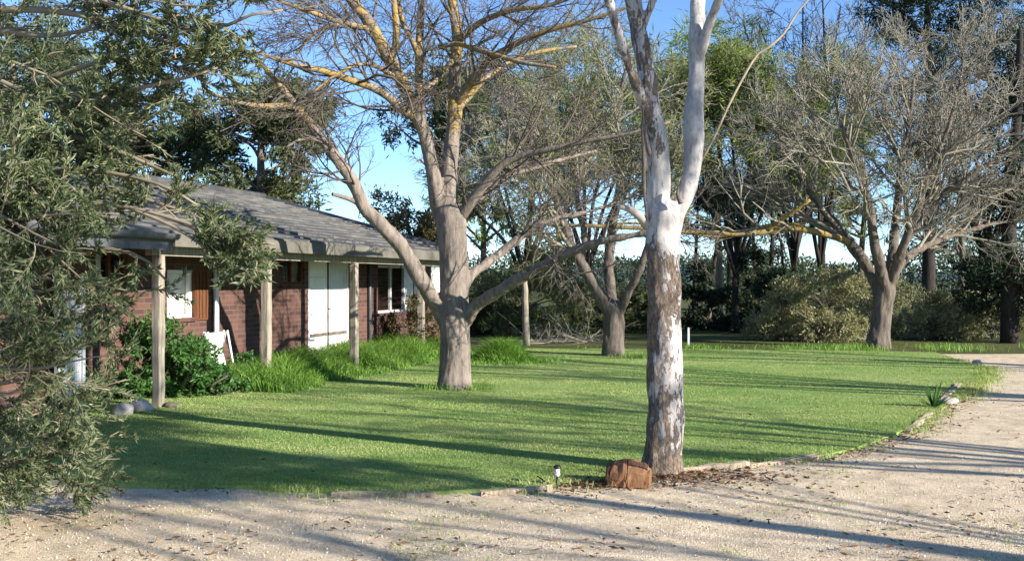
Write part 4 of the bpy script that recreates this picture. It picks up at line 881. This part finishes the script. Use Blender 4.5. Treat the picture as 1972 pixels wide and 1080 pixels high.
# ------------------------------------------------------------------ small things
def lump(name, mat, c, size, label, cat, seed=0, sub=3, cut=None, rz=0.0, group=None, rough=.25):
    import bmesh
    bm = bmesh.new(); bmesh.ops.create_icosphere(bm, subdivisions=sub, radius=1)
    for v in bm.verts:
        n = noise.noise(v.co * 1.3 + Vector((seed * 7.1, 0, 0))) * rough + noise.noise(v.co * 3.5 + Vector((0, seed * 3.3, 0))) * rough * .35
        v.co *= 1 + n
        if cut: v.co.x = max(-cut, min(cut, v.co.x)); v.co.z = max(-.62, v.co.z)
        v.co = Vector((v.co.x * size[0], v.co.y * size[1], v.co.z * size[2]))
    me = bpy.data.meshes.new(name); bm.to_mesh(me); bm.free(); me.materials.append(mat)
    for p in me.polygons: p.use_smooth = True
    o = bpy.data.objects.new(name, me); COL.objects.link(o); o.location = c; o.rotation_euler = (0, 0, rz)
    return tag(o, label, cat, group)
# split log block by the gum
lb = G(1212, 937); m = Mat('rust_log'); v = m.coord((3, 3, 14)); n1 = m.noise(m.coord((18, 18, 3)), 1.5, 6, .7, .4)
LOG = m.done(m.ramp(n1, [(.25, (.13, .06, .035)), (.5, (.24, .12, .06)), (.75, (.33, .19, .095))]), .85, .2, m.bump(n1, .7, .01))
LOGB = m_bark('log_bark', (.05, .028, .02), (.12, .065, .045), (.2, .12, .09), 3)
LSC = .88
log = thing('split_log', 'rust brown split log block lying against the foot of the gum tree', 'log', (lb[0], lb[1] + .07, 0), rz=R(-14), local=True)
prof = [(.0, .0), (.105, .0), (.12, .07), (.112, .135), (.075, .195), (.03, .222), (-.03, .215), (-.085, .15), (-.09, .06), (-.06, 0)]
def loft(xs, sc, prof, jit=.006):
    V = []
    for x, k in zip(xs, sc): V += [(x, -p[0] * (.5 + .5 * k) + rng.normal() * jit, max(-.01, p[1] * k + rng.normal() * jit)) for p in prof]
    k = len(prof); n = len(xs); f = [(i * k + j, i * k + (j + 1) % k, (i + 1) * k + (j + 1) % k, (i + 1) * k + j) for i in range(n - 1) for j in range(k)]
    mb = MB(); mb.add(V, f, False); mb.F += [np.array([list(range(k))[::-1]]), np.array([[(n - 1) * k + j for j in range(k)]])]; mb.smooth += [np.array([False])] * 2
    return mb
lx = np.array([-.135, -.11, -.07, -.03, -.008, 0, .008, .04, .09, .135, .165, .185]); ls_ = np.array([.90, .93, .97, 1.02, 1.03, .97, 1.02, .99, .93, .87, .78, .70])
log.scale = (.95, .9, LSC)
loft(lx, ls_, prof).build('body', LOG, log)
top = [(p[0] * 1.06, p[1] * 1.03 + .004) for p in prof[4:8]] + [(p[0] * .96, p[1] - .01) for p in prof[4:8]][::-1]
loft(lx[1:-1], ls_[1:-1], top, .003).build('bark', LOGB, log)
loft([-.175, -.16, -.139], [.80, .86, .88], prof).build('end_slab', LOGB, log)
# solar garden light
sp = G(1073, 938); sl = thing('garden_light', 'small black stake garden light with clear lens at the lawn edge', 'garden light', (sp[0], sp[1], 0), local=True)
mb = MB(); mb.tube([(0, 0, -.05), (0, 0, .085)], .009, 8); mb.build('stake', BLACK, sl)
mb = MB(); mb.tube([(0, 0, .085), (0, 0, .10), (0, 0, .104)], [.014, .024, .024], 14); mb.build('base', WHITE_GREY, sl)
mb = MB(); mb.tube([(0, 0, .104), (0, 0, .15)], .02, 14); mb.build('lens', WHITE, sl)
mb = MB(); mb.tube([(0, 0, .15), (0, 0, .155), (0, 0, .17), (0, 0, .176)], [.03, .031, .024, .01], 14); mb.build('cap', BLACK, sl)
# fallen twig beside it
mb = MB(); mb.tube(spline([G(1035, 928) + [0, 0, .05], G(1050, 934) + [0, 0, .03], G(1062, 941) + [0, 0, .005]], 10), np.linspace(.005, .009, 10), 6)
tag(mb.build('fallen_twig', BARK_DARK), 'dark bent twig on the edging left of the garden light', 'twig')
# white marker stake, lone post
mp = G(1326, 668); ms = thing('marker_stake', 'thin white marker stake at the far lawn edge right of the gum trunk', 'stake', (mp[0], mp[1], 0), local=True)
mb = MB(); mb.box((-.024, -.016, -.05), (.024, .016, .44)); mb.build('shaft', WHITE_GREY, ms)
mb = MB(); mb.add([(-.024, -.016, .441), (.024, -.016, .441), (.024, .016, .441), (-.024, .016, .441), (0, 0, .47)], [(0, 1, 2, 3)], False); mb.F.append(np.array([(0, 1, 4), (1, 2, 4), (2, 3, 4), (3, 0, 4)])); mb.smooth.append(np.full(4, False)); mb.build('point', WHITE, ms)
lp = G(1014, 664); mb = MB(); zs = np.linspace(-.05, 1.72, 10); mb.tube(np.c_[lp[0] - .03 * zs + rng.normal(size=10) * .006, np.full(10, lp[1]), zs], np.linspace(.09, .075, 10) + rng.normal(size=10) * .003, 9)
tag(mb.build('timber_post', POST, None, org=(lp[0], lp[1], 0)), 'lone weathered timber post standing past the end of the house', 'post')
# stones and log at the bed corner
lump('stone', STONE, G(268, 792) + [0, 0, .05], (.17, .12, .1), 'pale stone in the bed left of the nearest verandah post', 'stone', 1, group='stones by the beds')
lump('stone', STONE, G(238, 800) + [0, 0, .05], (.13, .12, .11), 'darker stone behind the foreground twigs, farthest left by the bed', 'stone', 2, group='stones by the beds')
lump('stone', BARK_BROWN, G(330, 786) + [0, 0, .03], (.10, .07, .05), 'small brown stone at the right foot of the nearest post', 'stone', 3, group='stones by the beds')
lump('stone', STONE, G(1828, 778) + [0, 0, .03], (.11, .08, .06), 'pale stone at the right foot of the spiky plant', 'stone', 4, group='stones by the beds')
lump('stone', STONE, G(1882, 702) + [0, 0, .03], (.10, .08, .07), 'small white stone at the far right corner of the lawn', 'stone', 5, group='stones by the beds')
# spiky plant
c = G(1798, 786); mb = MB(); n = 46; a = rng.uniform(0, 2 * np.pi, n); el = rng.uniform(.25, 1.3, n)
d_ = np.c_[np.cos(a) * np.cos(el), np.sin(a) * np.cos(el), np.sin(el)]; Ln = rng.uniform(.18, .48, n)
for i in range(n):
    w = .016; side = nrm(np.cross(d_[i], [0, 0, 1.])); pts = [c + d_[i] * Ln[i] * u - np.array([0, 0, .22 * Ln[i] * u * u * (1.3 - el[i])]) for u in np.linspace(0, 1, 6)]
    V = []
    for u, p_ in zip(np.linspace(0, 1, 6), pts): V += [p_ - side * w * (1 - u ** 2), p_ + side * w * (1 - u ** 2)]
    V = np.array(V); V[:, 2] = np.maximum(V[:, 2], .005); mb.add(V, [(2 * k, 2 * k + 1, 2 * k + 3, 2 * k + 2) for k in range(5)])
tag(mb.build('spiky_plant', LEAF_GREEN, None, org=c), 'spiky dark green strap leaved plant at the right edge of the lawn', 'plant')

# ------------------------------------------------------------------ foreground foliage tree, left
fb = np.array([-3.75, 6.0, 0]); ft = thing('olive_tree', 'grey green leafy tree filling the left foreground with drooping branches', 'tree', fb)
FD = 5.6
fl = lambda rows, n=16: limb([(r[0], r[1], r[2], r[3] if len(r) > 3 else FD) for r in rows], n)
extra_px = [[(-160, 380, 9, 5.9), (20, 345, 7, 5.6), (150, 330, 5, 5.4), (250, 340, 4, 5.3), (330, 365, 3, 5.2), (380, 395, 2, 5.2)],
 [(-150, 280, 9, 5.9), (20, 250, 7, 5.6), (170, 270, 5, 5.4), (270, 310, 4, 5.3), (340, 340, 2, 5.2)],
 [(-150, 180, 9, 5.9), (0, 180, 7, 5.7), (130, 140, 5, 5.5), (240, 110, 4, 5.4), (330, 160, 2, 5.3)],
 [(-150, 60, 9, 5.9), (0, 20, 7, 5.7), (160, 30, 6, 5.6), (320, 80, 4, 5.3), (430, 110, 3, 5.2), (480, 120, 2, 5.2)],
 [(-130, -60, 9, 5.9), (60, -40, 7, 5.6), (250, 20, 5, 5.4), (390, 60, 4, 5.2), (480, 30, 3, 5.1), (545, 20, 2, 5.1)],
 [(-160, 300, 9, 5.9), (0, 270, 7, 5.5), (150, 210, 5, 5.3), (270, 170, 4, 5.1), (360, 150, 3, 5.0), (420, 130, 2, 5)],
 [(100, 385, 5, 5.3), (250, 400, 4, 5.1), (360, 430, 3.5, 5.0), (430, 455, 3, 4.95), (480, 465, 2.5, 4.9), (530, 470, 2, 4.9)], [(250, 400, 4, 5.1), (340, 440, 3.5, 5.0), (400, 480, 3, 4.95), (440, 505, 2.5, 4.9), (480, 525, 2, 4.9)],
 [(-170, 430, 9, 5.9), (-20, 400, 7, 5.6), (120, 370, 5, 5.4), (230, 370, 4, 5.3), (330, 400, 3, 5.2), (400, 420, 2, 5.2)],
 [(-180, 520, 9, 5.9), (-40, 500, 7, 5.6), (100, 500, 5, 5.4), (210, 480, 4, 5.3), (280, 500, 3, 5.2), (320, 540, 2, 5.2)]]
ftr = fl([(-235, 1110, 46, 6.0), (-220, 1000, 36, 6.0), (-200, 800, 30, 6), (-180, 600, 28, 6), (-170, 400, 26, 6), (-150, 200, 22, 5.9), (-110, 0, 18, 5.8), (-60, -200, 12, 5.7), (0, -400, 6, 5.6)], 24)
fls = [
 fl([(-150, 150, 12, 6), (-60, 140, 9, 5.8), (25, 167, 7, 5.6), (95, 207, 6, 5.5), (150, 228, 5, 5.5), (230, 285, 4, 5.4), (310, 320, 2.5, 5.3)]),
 fl([(-130, 80, 12, 6), (-20, 60, 8, 5.8), (100, 70, 6, 5.7), (220, 50, 5, 5.6), (330, 70, 4, 5.4), (430, 45, 3, 5.3), (520, 55, 2, 5.2)]),
 fl([(-170, 360, 12, 6), (-40, 320, 8, 5.8), (120, 290, 6, 5.6), (260, 255, 5, 5.4), (370, 210, 4.5, 5.2), (430, 170, 4, 5.2), (457, 130, 3, 5.2)]),
 fl([(-170, 470, 12, 6), (-20, 410, 8, 5.6), (130, 385, 6, 5.3), (260, 400, 5, 5.1), (370, 440, 4, 5.0), (450, 470, 3, 4.9), (520, 480, 2, 4.9)]),
 fl([(-180, 600, 12, 6), (-40, 570, 8, 5.8), (80, 560, 6, 5.6), (200, 545, 5, 5.5), (300, 530, 3.5, 5.4), (400, 500, 2.2, 5.3)]),
 fl([(-190, 760, 10, 6), (-60, 745, 8, 5.9), (40, 730, 6, 5.7), (110, 695, 5, 5.6), (165, 645, 4, 5.5), (200, 600, 2.5, 5.4)]),
 fl([(-195, 860, 10, 6), (-60, 830, 8, 6), (40, 800, 6, 5.9), (120, 770, 5, 5.9), (190, 745, 3.5, 5.8), (250, 730, 2.2, 5.8)]),
 fl([(-200, 950, 10, 6), (-80, 920, 8, 6.1), (20, 890, 6, 6.2), (110, 865, 5, 6.2), (190, 850, 3.5, 6.2), (255, 815, 2, 6.2)]),
 fl([(-210, 1000, 10, 6), (-80, 960, 7, 6.4), (10, 935, 6, 6.6), (60, 915, 5, 6.7), (120, 925, 3.5, 6.8), (170, 960, 2, 6.8)]),
 fl([(-150, -20, 10, 6), (-20, -60, 8, 5.8), (120, -50, 6, 5.6), (260, -40, 5, 5.4), (400, 0, 4, 5.3), (520, -10, 3, 5.2), (600, 10, 2, 5.1)]),
 fl([(-120, -100, 10, 6), (40, -160, 8, 5.8), (200, -200, 6, 5.6), (360, -180, 4, 5.4), (500, -120, 2.5, 5.3)]),
 fl([(-160, 240, 10, 6), (-30, 230, 8, 5.7), (80, 240, 6, 5.5), (190, 180, 5, 5.3), (280, 130, 4, 5.2), (350, 110, 2.5, 5.1)]),
 fl([(-180, 660, 10, 6), (-60, 650, 7, 5.6), (40, 640, 5.5, 5.3), (110, 610, 4, 5.1), (170, 600, 2.5, 5)]),
 fl([(-170, 320, 9, 6), (-60, 380, 7, 5.4), (30, 430, 5.5, 5.1), (110, 470, 4, 5), (180, 480, 2.5, 4.9)]),
]
for l in list(fls):
    for k in range(2):
        p, r_ = l; u = np.linspace(0, 1, len(p))[:, None]
        fls.append((p + u * rng.normal(size=3) * [.2, .45, .22] + np.sin(u * np.pi) * rng.normal(size=3) * .12, r_ * rng.uniform(.6, .9)))
fls = [(p + [0, 0, 0], r_) for p, r_ in fls]
def trim(l, i):
    p, r_ = l; q = p[:, None]; x = 986 + F * p[:, 0] / p[:, 1]; y = 540 - F * (p[:, 2] - CH) / p[:, 1]
    bad = (x > 250) & (y > 350) & ~((i == 3) & (x < 500)); bad |= (x > 480) & (y > 60); bad |= (x > 320) & (y > 190) & (i != 3); bad |= (x < 160) & (y < 130) & (y > 0) & (x > 40) & (i > 13)
    k = np.argmax(bad) if bad.any() else len(p); k = max(k, 5)
    return resamp(p[:k], r_[:k] * np.linspace(1, .3, k), 16)
fls = [trim(l, i) for i, l in enumerate(fls)]
for p, r_ in fls: p[:, 2] = np.maximum(p[:, 2], .12)
fls += [fl(q_) for q_ in extra_px]
mb = MB(); mb.tube(*ftr, 14); o = mb.build('trunk', BARK_BROWN, ft); remesh(o, .03, .02, 6, .4)
mb = MB()
for l in fls: mb.tube(*l, 8)
mb.build('limbs', BARK_TAN, ft)
Pm, Rm = stack([(l[0][3:], l[1][3:]) for l in fls])
k1, r1 = kids(Pm, Rm, 9, .30, 40, .15, -.02, 8, .5, .004)
def clear_of(Q, keep_p=.06):
    m = Q[:, -1]; x = 986 + F * m[:, 0] / m[:, 1]; y = 540 - F * (m[:, 2] - CH) / m[:, 1]
    bad = (x > 265) & (y > 400) & (y < 1000) & ~((x > 390) & (x < 540) & (y > 415) & (y < 550))
    bad |= (x > 215) & (x < 430) & (y > 215) & (y < 350) & (rng.uniform(size=len(x)) < .75)
    bad |= (x > 190) & (x < 480) & (y > 415) & (y < 475) & ~((x > 390) & (y > 410)) & (rng.uniform(size=len(x)) < .25)
    bad |= (x < 160) & (y < 160) & (y > -20) & (rng.uniform(size=len(x)) < .8)
    bad |= (x > 560) & (y > 0)
    bad |= (x > 70) & (x < 265) & (y > 470) & (y < 620) & (rng.uniform(size=len(x)) < .6)
    bad |= (x > 150) & (y > 600) & (y < 1000) & (rng.uniform(size=len(x)) < .35)
    return ~bad | (rng.uniform(size=len(x)) < keep_p)
ok = clear_of(k1); k1, r1 = k1[ok], r1[ok]
k2, r2 = kids(k1, r1, 5, .5, 38, .15, .04, 6, .6, .0028, lmin=.16)
ok = clear_of(k2, .15); k2, r2 = k2[ok], r2[ok]
mb = MB(); mb.tubes(k1, r1, 5); mb.tubes(k2, r2, 4); mb.build('twigs', BARK_TAN, ft)
pos, tan = along(np.concatenate([k2]), 44, .12)
pos2, tan2 = along(k1[:, 3:], 28, .1); pos, tan = np.vstack([pos, pos2]), np.vstack([tan, tan2])
ok = pos[:, 2] > .05; pos, tan = pos[ok], tan[ok]
mb = MB(); mb.leaves(pos, tan * .9 + nrm(rng.normal(size=tan.shape)) * .75, rng.uniform(.016, .062, len(pos)), rng.uniform(.006, .014, len(pos)), .15)
mb.build('foliage', LEAF_OLIVE, ft)
# dark fine tree further back in the top left corner
leafy_tree('bare_tree', 'thin dark twiggy tree against the sky at the top left corner', 'tree', P(60, 540, 20) * [1, 1, 0], trunk_px(60, 20, 60), [C(40, 60, 20, 90, 60), C(130, 10, 20, 80, 50), C(-40, 150, 20, 80, 60), C(110, 130, 20, 70, 45), C(330, 20, 21, 60, 40), C(420, 90, 21, 50, 40)], LEAF_GUM, 5000, .13, .035, BARK_DARK, BG, .14)

# ------------------------------------------------------------------ trees off to the right, behind the camera: the shadows on lawn and drive are theirs
def off_tree(x, y, hgt, tr, seed, label, leaf=None, nl=7, spread=.45, n=(5, 5, 3)):
    r_ = np.random.default_rng(seed); z0 = hgt * r_.uniform(.22, .32)
    tk = spline([(x, y, -.1, tr * 1.3), (x + r_.normal() * .05, y, z0 * .5, tr), (x + r_.normal() * .1, y + r_.normal() * .1, z0, tr * .85), (x + r_.normal() * .15, y, hgt * .5, tr * .5)], 12)
    ls = [(tk[:, :3], tk[:, 3])]
    for k in range(nl):
        a = 2 * np.pi * (k + r_.uniform(-.3, .3)) / nl; e = r_.uniform(.5, 1.0); rr = hgt * spread * e; s = z0 * r_.uniform(.8, 1.4)
        q = [(x, y, s, tr * .55)] + [(x + math.cos(a) * rr * u + r_.normal() * .1, y + math.sin(a) * rr * u + r_.normal() * .1, s + (hgt * r_.uniform(.85, 1.05) - s) * (u ** .9) * (1.15 - .3 * e), tr * (.5 - .38 * u)) for u in (.3, .65, 1.0)]
        s_ = spline(q, 12); ls.append((s_[:, :3], np.maximum(s_[:, 3], .01)))
    return bare_tree('bare_tree', label, 'tree', (x, y, 0), ls, BARK_BROWN, BARK_TWIG_DARK, n=n, lens=(.45, .5, .5), rmin=.006, group='trees beside the drive whose shadows fall across it', foliage=leaf, vox=None, fol_n=3, fol_size=.12, fol_w=.04)
off_tree(11.5, 4.6, 6.0, .13, 2, 'leafy tree beside the drive behind the right shoulder of the camera', LEAF_GUM, nl=10)
off_tree(13.0, -2.6, 8.5, .11, 3, 'bare tree across the drive, well behind the camera', nl=7, n=(4, 4, 2))
off_tree(15.5, 8.6, 9.0, .15, 4, 'leafy tree right of the drive, level with the gum tree', LEAF_GUM, nl=9)
off_tree(17.5, 13.5, 9.0, .15, 5, 'bare tree right of the drive, level with the lichen tree', nl=9)
off_tree(7.6, -.9, 6.5, .09, 8, 'bare thin tree beside the drive, just outside the right of the photo', nl=9, n=(4, 3, 1))
off_tree(9.2, 2.0, 4.6, .07, 9, 'small bare tree beside the drive next to the open crowned gum', nl=7, n=(3, 3, 0))
off_tree(9.0, -5.5, 8.0, .11, 6, 'leafy tree behind the camera beside the drive', LEAF_GUM, nl=10)
leafy_tree('gum_tree', 'open crowned gum tree beside the drive, nearest the camera on the right', 'tree', (7.9, 2.7, 0), [(7.9, 2.7, -.1), (7.85, 2.75, 1.5), (7.9, 2.7, 3.2), (8.0, 2.8, 5.0), (8.0, 2.8, 6.6)],
 [((7.6, 2.1, 4.9), (.9, .6, .4)), ((8.4, 2.5, 5.6), (1.0, .7, .45)), ((7.2, 3.2, 5.4), (.9, .5, .35)), ((8.8, 1.8, 4.5), (.9, .5, .3)), ((7.9, 1.5, 5.8), (.9, .5, .4)), ((8.5, 3.65, 6.5), (.8, .35, .8)), ((8.2, 3.75, 7.2), (.6, .3, .5)), ((7.3, 2.4, 6.2), (.7, .5, .35)), ((8.6, 1.4, 5.2), (1.0, .6, .25)), ((7.0, 1.8, 4.2), (.7, .5, .22))],
 LEAF_GUM, 19000, .13, .03, BARK_BROWN, 'trees beside the drive whose shadows fall across it', .12, -.6)
for o in list(bpy.data.objects):
    if '_org' in o: del o['_org']
